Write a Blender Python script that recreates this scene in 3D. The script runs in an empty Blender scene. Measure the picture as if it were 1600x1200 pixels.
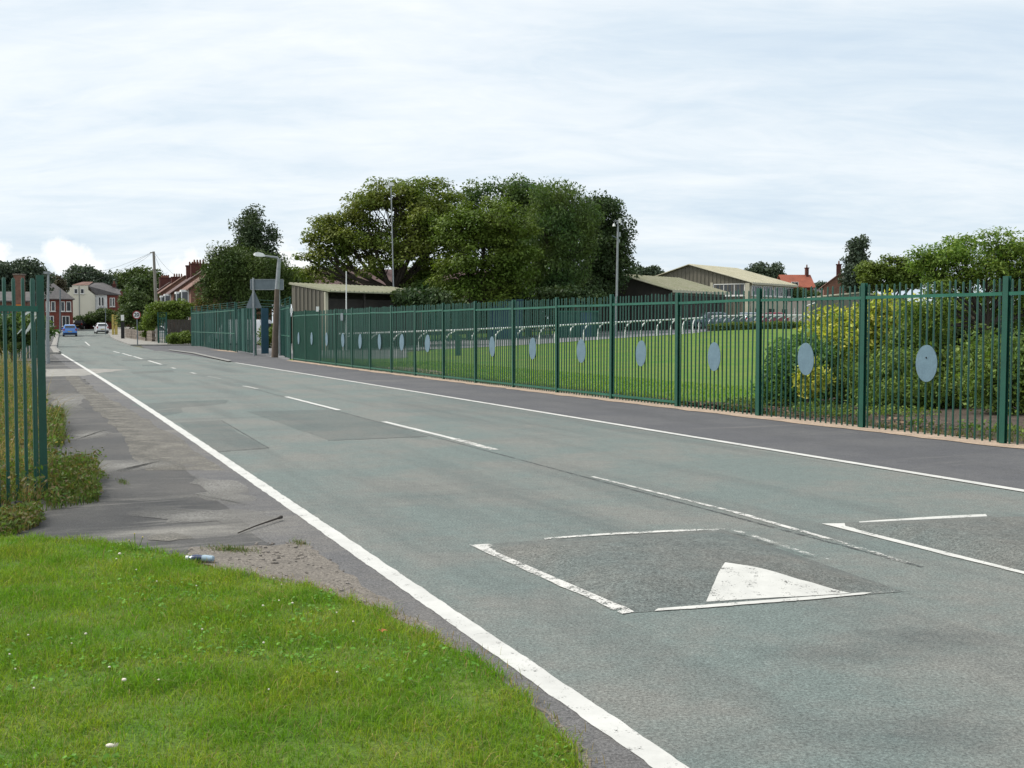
import bpy, bmesh, math, random
import numpy as np
from mathutils import Vector, Matrix, noise as mnoise

# ------------------------------------------------------------------ camera, sky, sun, exposure
scene = bpy.context.scene
COL = scene.collection
F, HC, HOR = 1820.0, 1.70, 508.5            # focal length in photo pixels, eye height, horizon row
PITCH = math.atan((600.0 - HOR) / F)
CP, SP = math.cos(PITCH), math.sin(PITCH)
cam_d = bpy.data.cameras.new('camera')
cam = bpy.data.objects.new('camera', cam_d)
COL.objects.link(cam)
cam_d.sensor_width = 36.0
cam_d.lens = 36.0 * F / 1600.0
cam_d.clip_start, cam_d.clip_end = 0.05, 6000.0
cam.location = (0, 0, HC)
cam.rotation_euler = (math.pi / 2 - PITCH, 0, 0)
scene.camera = cam
scene.view_settings.view_transform = 'Standard'
scene.view_settings.look = 'None'
scene.view_settings.gamma = 1.0
scene.view_settings.use_curve_mapping = False
scene.view_settings.exposure = 0.55

SUN_EL, SUN_DIR = math.radians(48), (-0.95, 0.22)      # from the left, a little ahead
sun_d = bpy.data.lights.new('sun', 'SUN')
sun_d.energy = 2.7
sun_d.angle = math.radians(9)
sun_d.color = (1.0, 0.955, 0.88)
sun = bpy.data.objects.new('sun', sun_d)
COL.objects.link(sun)
_l = math.hypot(*SUN_DIR)
sdir = Vector((SUN_DIR[0] / _l * math.cos(SUN_EL), SUN_DIR[1] / _l * math.cos(SUN_EL), math.sin(SUN_EL)))
sun.rotation_euler = (-sdir).to_track_quat('-Z', 'Y').to_euler()

world = bpy.data.worlds.new('World')
scene.world = world
world.use_nodes = True
wt = world.node_tree
wn, wl = wt.nodes, wt.links
for n in list(wn):
    wn.remove(n)


def N(nodes, kind, **kw):
    n = nodes.new(kind)
    for k, v in kw.items():
        if k.startswith('i_'):
            n.inputs[k[2:].replace('_', ' ')].default_value = v
        else:
            setattr(n, k, v)
    return n


def math_node(nodes, links, op, a, b=None, c=None, clamp=False):
    n = nodes.new('ShaderNodeMath')
    n.operation = op
    n.use_clamp = clamp
    for i, v in enumerate((a, b, c)):
        if v is None:
            continue
        if isinstance(v, (int, float)):
            n.inputs[i].default_value = v
        else:
            links.new(v, n.inputs[i])
    return n.outputs[0]


def ramp_node(nodes, links, fac, stops):
    n = nodes.new('ShaderNodeValToRGB')
    cr = n.color_ramp
    while len(cr.elements) < len(stops):
        cr.elements.new(0.5)
    for e, (p, c) in zip(cr.elements, stops):
        e.position = p
        e.color = (c, c, c, 1) if isinstance(c, (int, float)) else (*c, 1)
    links.new(fac, n.inputs[0])
    return n.outputs[0]


def mix_rgb(nodes, links, fac, a, b, blend='MIX'):
    n = nodes.new('ShaderNodeMix')
    n.data_type = 'RGBA'
    n.blend_type = blend
    for sock, v in ((n.inputs[0], fac), (n.inputs[6], a), (n.inputs[7], b)):
        if isinstance(v, (int, float)):
            sock.default_value = v
        elif isinstance(v, (tuple, list)):
            sock.default_value = (*v[:3], 1)
        else:
            links.new(v, sock)
    return n.outputs[2]


sky = N(wn, 'ShaderNodeTexSky', sky_type='NISHITA', sun_disc=False)
sky.sun_elevation = SUN_EL
sky.sun_rotation = math.atan2(sdir.x, sdir.y)
tc = wn.new('ShaderNodeTexCoord')
sep = wn.new('ShaderNodeSeparateXYZ')
wl.new(tc.outputs['Generated'], sep.inputs[0])
sx, sy, sz = sep.outputs
# project the view direction on a cloud deck
den = math_node(wn, wl, 'ADD', math_node(wn, wl, 'MAXIMUM', sz, 0.0), 0.20)
u_ = math_node(wn, wl, 'DIVIDE', sx, den)
v_ = math_node(wn, wl, 'DIVIDE', sy, den)
comb = wn.new('ShaderNodeCombineXYZ')
wl.new(u_, comb.inputs[0])
wl.new(v_, comb.inputs[1])
mp = wn.new('ShaderNodeMapping')
mp.inputs['Rotation'].default_value = (0, 0, math.radians(-24))
mp.inputs['Scale'].default_value = (0.95, 2.1, 1.0)
wl.new(comb.outputs[0], mp.inputs[0])
n1 = N(wn, 'ShaderNodeTexNoise', i_Scale=0.9, i_Detail=8.0, i_Roughness=0.6, i_Distortion=0.6)
wl.new(mp.outputs[0], n1.inputs['Vector'])
n2 = N(wn, 'ShaderNodeTexNoise', i_Scale=3.4, i_Detail=7.0, i_Roughness=0.62, i_Distortion=0.8)
wl.new(mp.outputs[0], n2.inputs['Vector'])
cl = math_node(wn, wl, 'ADD', math_node(wn, wl, 'MULTIPLY', n1.outputs['Fac'], 0.7),
               math_node(wn, wl, 'MULTIPLY', n2.outputs['Fac'], 0.3))
# brightness of the high thin deck: brightest high on the left, bluer low down
dotl = math_node(wn, wl, 'ADD', math_node(wn, wl, 'MULTIPLY', sx, -0.22), math_node(wn, wl, 'MULTIPLY', sz, 0.55))
cov = math_node(wn, wl, 'ADD', cl, math_node(wn, wl, 'MULTIPLY', dotl, 0.55), clamp=True)
deck = ramp_node(wn, wl, cov, [(0.36, (4.55, 5.4, 6.25)), (0.47, (5.3, 6.0, 6.6)), (0.56, (6.0, 6.5, 6.9)), (0.66, (6.6, 6.95, 7.2)), (0.76, (7.3, 7.45, 7.5))])
# a few puffs of cumulus low on the left
nq = N(wn, 'ShaderNodeTexNoise', i_Scale=26.0, i_Detail=6.0, i_Roughness=0.6)
wl.new(tc.outputs['Generated'], nq.inputs['Vector'])
puff = None
for (ax, az, r) in ((-0.415, 0.050, 0.030), (-0.353, 0.052, 0.028), (-0.262, 0.045, 0.034), (-0.185, 0.038, 0.045), (-0.49, 0.05, 0.05)):
    ay = math.sqrt(max(0, 1 - ax * ax - az * az))
    vm = wn.new('ShaderNodeVectorMath')
    vm.operation = 'DISTANCE'
    wl.new(tc.outputs['Generated'], vm.inputs[0])
    vm.inputs[1].default_value = (ax, ay, az)
    q = math_node(wn, wl, 'SUBTRACT', 1.0, math_node(wn, wl, 'DIVIDE', vm.outputs['Value'], r))
    puff = q if puff is None else math_node(wn, wl, 'MAXIMUM', puff, q)
pf = math_node(wn, wl, 'ADD', puff, math_node(wn, wl, 'MULTIPLY', math_node(wn, wl, 'SUBTRACT', nq.outputs['Fac'], 0.5), 2.2))
pmask = ramp_node(wn, wl, pf, [(0.30, 0.0), (0.55, 1.0)])
pm_ = math_node(wn, wl, 'MULTIPLY', pmask, ramp_node(wn, wl, sz, [(0.0, 1.0), (0.075, 0.75), (0.09, 0.0)]))
deck2 = mix_rgb(wn, wl, pm_, deck, (7.7, 7.75, 7.75))
skymix = mix_rgb(wn, wl, 0.93, sky.outputs[0], deck2)
bg = N(wn, 'ShaderNodeBackground', i_Strength=0.100)
wl.new(skymix, bg.inputs[0])
wo = wn.new('ShaderNodeOutputWorld')
wl.new(bg.outputs[0], wo.inputs[0])

R = random.Random(7)
RNG = np.random.default_rng(7)

# ------------------------------------------------------------------ terrain and pixel-to-ground helpers


def sstep(a, b, x):
    t = np.clip((x - a) / (b - a), 0, 1)
    return t * t * (3 - 2 * t)


def fdist(X, Y):
    return (X - 1.13) * 0.915 + (Y - 29.3) * 0.40


def terr(X, Y):
    X, Y = np.asarray(X, float), np.asarray(Y, float)
    d = fdist(X, Y)
    q = np.clip(Y - 90, 0, None)
    q2 = np.minimum(q, 110.0)
    gz = 1.15e-4 * q2 * q2
    w = 1 - sstep(5, 30, d)
    hz = 0.036 * np.clip(d - 6, 0, 39)
    return gz * w + hz * sstep(3, 12, d)


def tz(X, Y):
    return float(terr(X, Y))


def ray(px, py):
    a, b = (px - 800) / F, (600 - py) / F
    return Vector((a, CP + b * SP, -SP + b * CP))


def at(px, py):
    """ground point seen at a pixel of the photograph"""
    r = ray(px, py)
    lo, hi = 0.5, 600.0
    f = lambda t: HC + r.z * t - tz(r.x * t, r.y * t)
    t = lo
    st = 0.25
    while t < hi and f(t) > 0:
        t += st
        st = max(0.25, t * 0.02)
    a, b = t - st, t
    for _ in range(40):
        m = (a + b) / 2
        if f(m) > 0:
            a = m
        else:
            b = m
    return (r.x * a, r.y * a)


def atY(px, py, Y):
    """point seen at a pixel at forward distance Y"""
    r = ray(px, py)
    t = Y / r.y
    return Vector((r.x * t, Y, HC + r.z * t))


def gp(px, Y):
    """ground point in pixel column px at forward distance Y"""
    X = (px - 800) / F * Y * CP
    z = tz(X, Y)
    X = (px - 800) / F * (Y * CP - (z - HC) * SP)
    return Vector((X, Y, tz(X, Y)))


def S(Y):
    return F / Y


# ------------------------------------------------------------------ materials
MATS = {}


def new_mat(name):
    m = bpy.data.materials.new(name)
    m.use_nodes = True
    nt = m.node_tree
    for n in list(nt.nodes):
        nt.nodes.remove(n)
    out = nt.nodes.new('ShaderNodeOutputMaterial')
    MATS[name] = m
    return m, nt.nodes, nt.links, out


def surf(name, c1, c2=None, scale=4.0, detail=6.0, lo=0.35, hi=0.65, rough=0.75, spec=0.35, metal=0.0,
         fine=None, fine_scale=60.0, bump=0.0, bump_scale=80.0, stretch=None, coat=0.0, island=0.0):
    """plain principled surface with two colours mixed by noise and fine grain"""
    m, n, l, out = new_mat(name)
    p = n.new('ShaderNodeBsdfPrincipled')
    t = n.new('ShaderNodeTexCoord')
    vec = t.outputs['Object']
    if stretch:
        mpn = n.new('ShaderNodeMapping')
        mpn.inputs['Scale'].default_value = stretch
        l.new(vec, mpn.inputs[0])
        vec = mpn.outputs[0]
    if c2 is None:
        c2 = tuple(x * 0.82 for x in c1)
    a = N(n, 'ShaderNodeTexNoise', i_Scale=scale, i_Detail=detail, i_Roughness=0.6)
    l.new(vec, a.inputs['Vector'])
    col = mix_rgb(n, l, ramp_node(n, l, a.outputs['Fac'], [(lo, 0.0), (hi, 1.0)]), c1, c2)
    if fine:
        b = N(n, 'ShaderNodeTexNoise', i_Scale=fine_scale, i_Detail=4.0, i_Roughness=0.7)
        l.new(vec, b.inputs['Vector'])
        g = ramp_node(n, l, b.outputs['Fac'], [(0.3, 1 - fine), (0.7, 1 + fine)])
        col = mix_rgb(n, l, 1.0, col, g, 'MULTIPLY')
    if island:
        ge = n.new('ShaderNodeNewGeometry')
        g = ramp_node(n, l, ge.outputs['Random Per Island'], [(0.0, 1 - island), (1.0, 1 + island)])
        col = mix_rgb(n, l, 1.0, col, g, 'MULTIPLY')
    l.new(col, p.inputs['Base Color'])
    p.inputs['Roughness'].default_value = rough
    p.inputs['Specular IOR Level'].default_value = spec
    p.inputs['Metallic'].default_value = metal
    p.inputs['Coat Weight'].default_value = coat
    if bump:
        bn = N(n, 'ShaderNodeTexNoise', i_Scale=bump_scale, i_Detail=5.0)
        l.new(vec, bn.inputs['Vector'])
        bp = N(n, 'ShaderNodeBump', i_Strength=bump, i_Distance=0.02)
        l.new(bn.outputs['Fac'], bp.inputs['Height'])
        l.new(bp.outputs[0], p.inputs['Normal'])
    l.new(p.outputs[0], out.inputs[0])
    return m


def leafmat(name, c1, c2, c3=None, scale=0.5, trans=0.3, var=0.35, k=1.6):
    """leaf: colours mixed by slow noise, each leaf a little lighter or darker, some light passing through"""
    c1, c2, c3 = tuple(x * k for x in c1), tuple(x * k for x in c2), (tuple(x * k for x in c3) if c3 else None)
    m, n, l, out = new_mat(name)
    t = n.new('ShaderNodeTexCoord')
    ge = n.new('ShaderNodeNewGeometry')
    a = N(n, 'ShaderNodeTexNoise', i_Scale=scale, i_Detail=3.0, i_Roughness=0.6)
    l.new(t.outputs['Object'], a.inputs['Vector'])
    col = mix_rgb(n, l, ramp_node(n, l, a.outputs['Fac'], [(0.38, 0.0), (0.62, 1.0)]), c1, c2)
    if c3:
        pick = math_node(n, l, 'FRACT', math_node(n, l, 'MULTIPLY', ge.outputs['Random Per Island'], 7.31))
        col = mix_rgb(n, l, ramp_node(n, l, pick, [(0.55, 0.0), (0.8, 1.0)]), col, c3)
    g = ramp_node(n, l, ge.outputs['Random Per Island'], [(0.0, 1 - var), (1.0, 1 + var)])
    col = mix_rgb(n, l, 1.0, col, g, 'MULTIPLY')
    d = N(n, 'ShaderNodeBsdfPrincipled')
    d.inputs['Roughness'].default_value = 0.62
    d.inputs['Specular IOR Level'].default_value = 0.25
    l.new(col, d.inputs['Base Color'])
    tr = n.new('ShaderNodeBsdfTranslucent')
    l.new(mix_rgb(n, l, 1.0, col, (1.25, 1.35, 0.6), 'MULTIPLY'), tr.inputs[0])
    mx = n.new('ShaderNodeMixShader')
    mx.inputs[0].default_value = trans
    l.new(d.outputs[0], mx.inputs[1])
    l.new(tr.outputs[0], mx.inputs[2])
    l.new(mx.outputs[0], out.inputs[0])
    return m


def road_mat(name, base, tint, dark, pale=None, streak=0.5, spec=0.3, grain=0.45):
    """weathered asphalt: slow blotches, streaks along the lanes, stone grain and pale scuffs"""
    m, n, l, out = new_mat(name)
    p = n.new('ShaderNodeBsdfPrincipled')
    t = n.new('ShaderNodeTexCoord')
    o = t.outputs['Object']
    rot = n.new('ShaderNodeMapping')
    rot.inputs['Rotation'].default_value = (0, 0, math.radians(-23))
    l.new(o, rot.inputs[0])
    st = n.new('ShaderNodeMapping')
    st.inputs['Scale'].default_value = (1.15, 0.07, 1)
    l.new(rot.outputs[0], st.inputs[0])
    cr = n.new('ShaderNodeMapping')
    cr.inputs['Scale'].default_value = (0.16, 0.9, 1)
    l.new(rot.outputs[0], cr.inputs[0])
    a = N(n, 'ShaderNodeTexNoise', i_Scale=0.55, i_Detail=8.0, i_Roughness=0.68)
    l.new(o, a.inputs['Vector'])
    b = N(n, 'ShaderNodeTexNoise', i_Scale=1.0, i_Detail=5.0, i_Roughness=0.6)
    l.new(st.outputs[0], b.inputs['Vector'])
    c = N(n, 'ShaderNodeTexNoise', i_Scale=0.8, i_Detail=6.0, i_Roughness=0.65)
    l.new(cr.outputs[0], c.inputs['Vector'])
    col = mix_rgb(n, l, ramp_node(n, l, a.outputs['Fac'], [(0.42, 0.0), (0.60, 1.0)]), base, tint)
    col = mix_rgb(n, l, math_node(n, l, 'MULTIPLY', ramp_node(n, l, b.outputs['Fac'], [(0.5, 0.0), (0.68, 1.0)]), streak), col, dark)
    col = mix_rgb(n, l, math_node(n, l, 'MULTIPLY', ramp_node(n, l, c.outputs['Fac'], [(0.55, 0.0), (0.72, 1.0)]), streak * 0.8), col, dark)
    if pale:
        e = N(n, 'ShaderNodeTexNoise', i_Scale=0.9, i_Detail=9.0, i_Roughness=0.72, i_Distortion=0.6)
        l.new(cr.outputs[0], e.inputs['Vector'])
        col = mix_rgb(n, l, math_node(n, l, 'MULTIPLY', ramp_node(n, l, e.outputs['Fac'], [(0.55, 0.0), (0.66, 1.0)]), 0.72), col, pale)
    for sc, am in ((55.0, grain), (140.0, grain * 0.9), (9.0, grain * 0.25)):
        f = N(n, 'ShaderNodeTexNoise', i_Scale=sc, i_Detail=3.0, i_Roughness=0.7)
        l.new(o, f.inputs['Vector'])
        g = ramp_node(n, l, f.outputs['Fac'], [(0.25, 1 - am), (0.5, 1.0), (0.75, 1 + am)])
        col = mix_rgb(n, l, 1.0, col, g, 'MULTIPLY')
    v = N(n, 'ShaderNodeTexVoronoi', i_Scale=38.0)
    l.new(o, v.inputs['Vector'])
    chip = math_node(n, l, 'MULTIPLY', ramp_node(n, l, v.outputs['Distance'], [(0.06, 1.0), (0.12, 0.0)]), 0.55)
    w = N(n, 'ShaderNodeTexWhiteNoise')
    l.new(v.outputs['Position'], w.inputs['Vector'])
    chip = math_node(n, l, 'MULTIPLY', chip, ramp_node(n, l, w.outputs['Value'], [(0.9, 0.0), (0.95, 1.0)]))
    col = mix_rgb(n, l, chip, col, (0.36, 0.37, 0.35))
    l.new(col, p.inputs['Base Color'])
    p.inputs['Roughness'].default_value = 0.8
    p.inputs['Specular IOR Level'].default_value = spec
    bn = N(n, 'ShaderNodeTexNoise', i_Scale=70.0, i_Detail=5.0, i_Roughness=0.7)
    l.new(o, bn.inputs['Vector'])
    bp = N(n, 'ShaderNodeBump', i_Strength=0.55, i_Distance=0.012)
    l.new(bn.outputs['Fac'], bp.inputs['Height'])
    l.new(bp.outputs[0], p.inputs['Normal'])
    l.new(p.outputs[0], out.inputs[0])
    return m


def paint_mat(name, col, wear, rough=0.7, s1=7.0, s2=75.0, soft=0.02, grain=0.0, radial=False, dirt_amt=0.55, op=1.0):
    """road paint worn through to the asphalt below it"""
    m, n, l, out = new_mat(name)
    p = n.new('ShaderNodeBsdfPrincipled')
    t = n.new('ShaderNodeTexCoord')
    a = N(n, 'ShaderNodeTexNoise', i_Scale=s1, i_Detail=9.0, i_Roughness=0.75)
    l.new(t.outputs['Object'], a.inputs['Vector'])
    b = N(n, 'ShaderNodeTexNoise', i_Scale=s2, i_Detail=4.0, i_Roughness=0.7)
    l.new(t.outputs['Object'], b.inputs['Vector'])
    k = math_node(n, l, 'ADD', math_node(n, l, 'MULTIPLY', a.outputs['Fac'], 0.6), math_node(n, l, 'MULTIPLY', b.outputs['Fac'], 0.4))
    msk = ramp_node(n, l, k, [(wear - soft * 1.5, 0.0), (wear + soft, 1.0)])
    if radial:                                  # thins out towards the rim of the patch
        vs = n.new('ShaderNodeVectorMath')
        vs.operation = 'DISTANCE'
        l.new(t.outputs['Generated'], vs.inputs[0])
        vs.inputs[1].default_value = (0.5, 0.5, 0.5)
        rim = ramp_node(n, l, math_node(n, l, 'ADD', vs.outputs['Value'], math_node(n, l, 'MULTIPLY', math_node(n, l, 'SUBTRACT', a.outputs['Fac'], 0.5), 0.8)), [(0.12, 1.0), (0.5, 0.0)])
        msk = math_node(n, l, 'MULTIPLY', msk, rim)
    if op < 1:
        msk = math_node(n, l, 'MULTIPLY', msk, op)
    dirt = N(n, 'ShaderNodeTexNoise', i_Scale=2.5, i_Detail=7.0, i_Roughness=0.7)
    l.new(t.outputs['Object'], dirt.inputs['Vector'])
    c = mix_rgb(n, l, ramp_node(n, l, dirt.outputs['Fac'], [(0.4, 0.0), (0.7, dirt_amt)]), col, tuple(x * 0.62 for x in col))
    if grain:
        for gs in (30.0, 110.0):
            g_ = N(n, 'ShaderNodeTexNoise', i_Scale=gs, i_Detail=4.0, i_Roughness=0.75)
            l.new(t.outputs['Object'], g_.inputs['Vector'])
            c = mix_rgb(n, l, 1.0, c, ramp_node(n, l, g_.outputs['Fac'], [(0.3, 1 - grain), (0.5, 1.0), (0.7, 1 + grain)]), 'MULTIPLY')
    l.new(c, p.inputs['Base Color'])
    p.inputs['Roughness'].default_value = rough
    tr = n.new('ShaderNodeBsdfTransparent')
    mx = n.new('ShaderNodeMixShader')
    l.new(msk, mx.inputs[0])
    l.new(tr.outputs[0], mx.inputs[1])
    l.new(p.outputs[0], mx.inputs[2])
    l.new(mx.outputs[0], out.inputs[0])
    return m


def glass_mat(name, col=(0.02, 0.025, 0.03)):
    m, n, l, out = new_mat(name)
    p = n.new('ShaderNodeBsdfPrincipled')
    p.inputs['Base Color'].default_value = (*col, 1)
    p.inputs['Roughness'].default_value = 0.08
    p.inputs['Specular IOR Level'].default_value = 0.6
    l.new(p.outputs[0], out.inputs[0])
    return m


M_ROAD = road_mat('road_asphalt', (0.130, 0.160, 0.151), (0.164, 0.170, 0.156), (0.088, 0.100, 0.097), None, 0.6, grain=0.6)
M_FOOT = road_mat('footway_tarmac', (0.062, 0.062, 0.062), (0.088, 0.085, 0.081), (0.046, 0.046, 0.047), (0.25, 0.24, 0.215), 0.6)
M_FOOT2 = road_mat('new_tarmac', (0.082, 0.083, 0.090), (0.100, 0.100, 0.104), (0.066, 0.067, 0.072), (0.15, 0.145, 0.14), 0.45, grain=0.35)
M_PATCH = road_mat('patch_asphalt', (0.100, 0.122, 0.116), (0.128, 0.136, 0.126), (0.078, 0.088, 0.086), None, 0.6, grain=0.5)
M_CUSH = road_mat('cushion_asphalt', (0.108, 0.126, 0.120), (0.134, 0.136, 0.124), (0.090, 0.097, 0.093), None, 0.5, grain=0.7)
M_EDGE = road_mat('edge_asphalt', (0.105, 0.105, 0.108), (0.135, 0.13, 0.125), (0.08, 0.08, 0.083), (0.20, 0.19, 0.17), 0.4, grain=0.65)
M_GRIT = surf('sandy_grit', (0.215, 0.195, 0.165), (0.12, 0.112, 0.102), scale=2.2, fine=0.6, fine_scale=45, rough=0.95, bump=0.8, bump_scale=50)
M_SAND = surf('sand', (0.42, 0.32, 0.24), (0.29, 0.225, 0.17), scale=2.5, fine=0.35, fine_scale=40, rough=0.95, bump=0.6, bump_scale=40)
M_CONC = surf('pale_concrete', (0.30, 0.29, 0.265), (0.20, 0.195, 0.18), scale=2.5, fine=0.3, rough=0.9, bump=0.3)
M_KERB = surf('kerb_stone', (0.27, 0.265, 0.25), (0.17, 0.17, 0.165), scale=3, fine=0.3, rough=0.9, bump=0.3)
M_SOIL = surf('bark_soil', (0.050, 0.038, 0.030), (0.095, 0.072, 0.056), scale=4, fine=0.6, fine_scale=30, rough=1.0, bump=1.0, bump_scale=25)
M_EARTH = surf('ground_earth', (0.085, 0.105, 0.04), (0.11, 0.10, 0.06), scale=0.4, fine=0.4, rough=1.0)
M_TURFB = surf('turf_base', (0.060, 0.125, 0.012), (0.10, 0.14, 0.022), scale=3, fine=0.5, rough=1.0)
M_LAWN = surf('mown_lawn', (0.080, 0.165, 0.018), (0.125, 0.180, 0.032), scale=0.45, fine=0.28, fine_scale=9, rough=0.9, bump=0.6, bump_scale=30, spec=0.15)
M_YARD = surf('yard_tarmac', (0.20, 0.20, 0.205), (0.15, 0.15, 0.155), scale=0.4, fine=0.2, rough=0.9)
M_WHITE = paint_mat('white_road_paint', (0.54, 0.54, 0.515), 0.413)
M_WORN = paint_mat('worn_road_paint', (0.57, 0.565, 0.535), 0.48)
M_VWORN = paint_mat('faded_road_paint', (0.52, 0.52, 0.49), 0.525)
M_WHITE2 = paint_mat('cracked_road_paint', (0.55, 0.55, 0.52), 0.43)
M_GRITF = paint_mat('grit_film', (0.185, 0.175, 0.152), 0.50, 0.95, 2.6, 40.0, 0.09, 0.35)
M_GRITN = paint_mat('bare_grit', (0.165, 0.147, 0.125), 0.40, 0.95, 2.5, 60.0, 0.08, 0.55, False, 0.9)
M_PALEF = paint_mat('pale_scuff', (0.23, 0.225, 0.21), 0.475, 0.95, 2.5, 40.0, 0.10, 0.3, True)
M_SCUFF = paint_mat('tyre_scuff', (0.062, 0.074, 0.082), 0.50, 0.8, 4.0, 40.0, 0.10, 0.2, True, 0.5, 0.26)
M_DIRTF = paint_mat('dirt_film', (0.115, 0.088, 0.064), 0.46, 0.95, 2.2, 30.0, 0.08, 0.5)
M_SANDF = paint_mat('sand_film', (0.30, 0.235, 0.175), 0.44, 0.95, 2.2, 30.0, 0.08, 0.4)
M_SEAM = paint_mat('dark_seam', (0.05, 0.056, 0.055), 0.50)
M_GREEN = surf('green_fence_paint', (0.009, 0.078, 0.050), (0.007, 0.060, 0.042), scale=3, fine=0.15, rough=0.42, spec=0.5)
M_GREEN2 = surf('faded_green_paint', (0.016, 0.088, 0.066), (0.010, 0.06, 0.05), scale=2, fine=0.15, rough=0.5)
M_RAILG = surf('rail_green_paint', (0.022, 0.125, 0.082), (0.014, 0.09, 0.06), scale=3, fine=0.15, rough=0.45)
M_DISC = surf('grey_blue_plate', (0.135, 0.215, 0.262), (0.112, 0.182, 0.226), scale=6, fine=0.12, fine_scale=30, rough=0.6)
M_BLUEG = surf('blue_steel_paint', (0.030, 0.085, 0.125), (0.022, 0.065, 0.1), scale=2, rough=0.5)
M_STEEL = surf('galvanised_steel', (0.33, 0.35, 0.36), (0.25, 0.27, 0.29), scale=6, fine=0.12, rough=0.5, metal=0.4)
M_SIGNB = surf('grey_sign_back', (0.17, 0.205, 0.225), (0.13, 0.16, 0.18), scale=3, rough=0.55, metal=0.2)
M_BROWNP = surf('brown_column_paint', (0.13, 0.098, 0.075), (0.09, 0.07, 0.055), scale=4, rough=0.7)
M_WPLAS = surf('white_plastic', (0.80, 0.81, 0.80), (0.66, 0.67, 0.66), scale=5, rough=0.4)
M_TAN = surf('tan_cladding', (0.155, 0.143, 0.112), (0.125, 0.116, 0.092), scale=0.6, fine=0.1, rough=0.55, stretch=(1, 1, 0.15))
M_TAN2 = surf('cream_cladding', (0.46, 0.44, 0.34), (0.38, 0.36, 0.28), scale=0.6, fine=0.1, rough=0.6)
M_SHEET = surf('roof_sheet', (0.56, 0.53, 0.41), (0.47, 0.45, 0.34), scale=0.7, fine=0.12, rough=0.55)
M_SHEETM = surf('mossy_roof_sheet', (0.35, 0.34, 0.26), (0.28, 0.29, 0.19), scale=0.9, fine=0.25, rough=0.75)
M_DARK = surf('dark_interior', (0.030, 0.028, 0.026), (0.045, 0.04, 0.036), scale=1, rough=0.9)  # shade of open interiors put into the colour; doors and posts share it
M_GREYC = surf('grey_brown_cladding', (0.170, 0.165, 0.145), (0.14, 0.135, 0.12), scale=0.6, rough=0.6)
M_BRICK = surf('red_brick', (0.190, 0.056, 0.040), (0.125, 0.04, 0.032), scale=1.2, fine=0.3, fine_scale=8, rough=0.9)
M_BRICKB = surf('brown_brick', (0.22, 0.11, 0.08), (0.15, 0.08, 0.06), scale=1.2, fine=0.3, fine_scale=8, rough=0.9)
M_CHIM = surf('chimney_brick', (0.105, 0.036, 0.028), (0.07, 0.028, 0.024), scale=1.5, fine=0.3, fine_scale=8, rough=0.9)
M_POT = surf('chimney_pot', (0.17, 0.075, 0.05), None, scale=3, rough=0.9)
M_SLATE = surf('grey_slate', (0.075, 0.072, 0.075), (0.105, 0.098, 0.095), scale=1.2, fine=0.3, fine_scale=6, rough=0.7)
M_TILE = surf('brown_red_tiles', (0.185, 0.098, 0.072), (0.125, 0.075, 0.062), scale=0.9, fine=0.3, fine_scale=7, rough=0.85)
M_TILER = surf('orange_red_tiles', (0.31, 0.095, 0.058), (0.25, 0.078, 0.05), scale=0.9, fine=0.2, fine_scale=7, rough=0.85)
M_PURP = surf('purple_brown_tiles', (0.135, 0.088, 0.082), (0.10, 0.065, 0.062), scale=0.6, fine=0.25, fine_scale=5, rough=0.85)
M_CREAM = surf('cream_render', (0.66, 0.64, 0.54), (0.58, 0.56, 0.47), scale=0.6, fine=0.08, rough=0.9, stretch=(1, 1, 0.3))
M_RENDER = surf('white_render', (0.66, 0.68, 0.68), (0.58, 0.6, 0.6), scale=0.6, rough=0.85)
M_FRAME = surf('white_frame', (0.74, 0.74, 0.72), (0.62, 0.62, 0.6), scale=3, rough=0.5)
M_PANE = glass_mat('window_glass', (0.035, 0.042, 0.05))
M_BLUEC = surf('blue_car_paint', (0.05, 0.21, 0.60), (0.05, 0.2, 0.56), scale=2, rough=0.25, spec=0.6, coat=0.6)
M_WHITEC = surf('white_car_paint', (0.72, 0.74, 0.76), (0.68, 0.7, 0.72), scale=2, rough=0.25, spec=0.6, coat=0.6)
M_BLACKC = surf('black_car_paint', (0.02, 0.022, 0.024), (0.016, 0.016, 0.018), scale=2, rough=0.25, coat=0.6)
M_REDC = surf('dark_red_car_paint', (0.17, 0.012, 0.03), (0.15, 0.01, 0.025), scale=2, rough=0.25, coat=0.6)
M_SILVC = surf('silver_car_paint', (0.12, 0.155, 0.18), (0.10, 0.135, 0.16), scale=2, rough=0.3, metal=0.5, coat=0.5)
M_TYRE = surf('tyre_rubber', (0.018, 0.018, 0.018), None, scale=5, rough=0.9)
M_REDL = surf('red_lamp', (0.35, 0.01, 0.01), None, scale=3, rough=0.2)
M_YPLATE = surf('yellow_paint', (0.50, 0.40, 0.11), (0.42, 0.33, 0.09), scale=3, rough=0.5)
M_ORANGE = surf('orange_paint', (0.52, 0.17, 0.02), None, scale=3, rough=0.6)
M_BLUES = surf('blue_sign', (0.03, 0.17, 0.50), None, scale=3, rough=0.4)
M_REDS = surf('red_sign', (0.30, 0.03, 0.035), None, scale=3, rough=0.4)
M_BLACK = surf('black_print', (0.015, 0.015, 0.015), None, scale=3, rough=0.6)
M_WOOD = surf('pole_wood', (0.285, 0.265, 0.235), (0.2, 0.185, 0.165), scale=4, fine=0.2, rough=0.9, stretch=(1, 1, 0.1))
M_BARK = surf('bark', (0.062, 0.050, 0.038), (0.035, 0.03, 0.025), scale=3, fine=0.35, fine_scale=12, rough=1.0, bump=0.6, bump_scale=8)
M_STONE = surf('garden_stone', (0.20, 0.17, 0.14), (0.13, 0.11, 0.095), scale=3, fine=0.4, fine_scale=10, rough=0.95)
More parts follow.
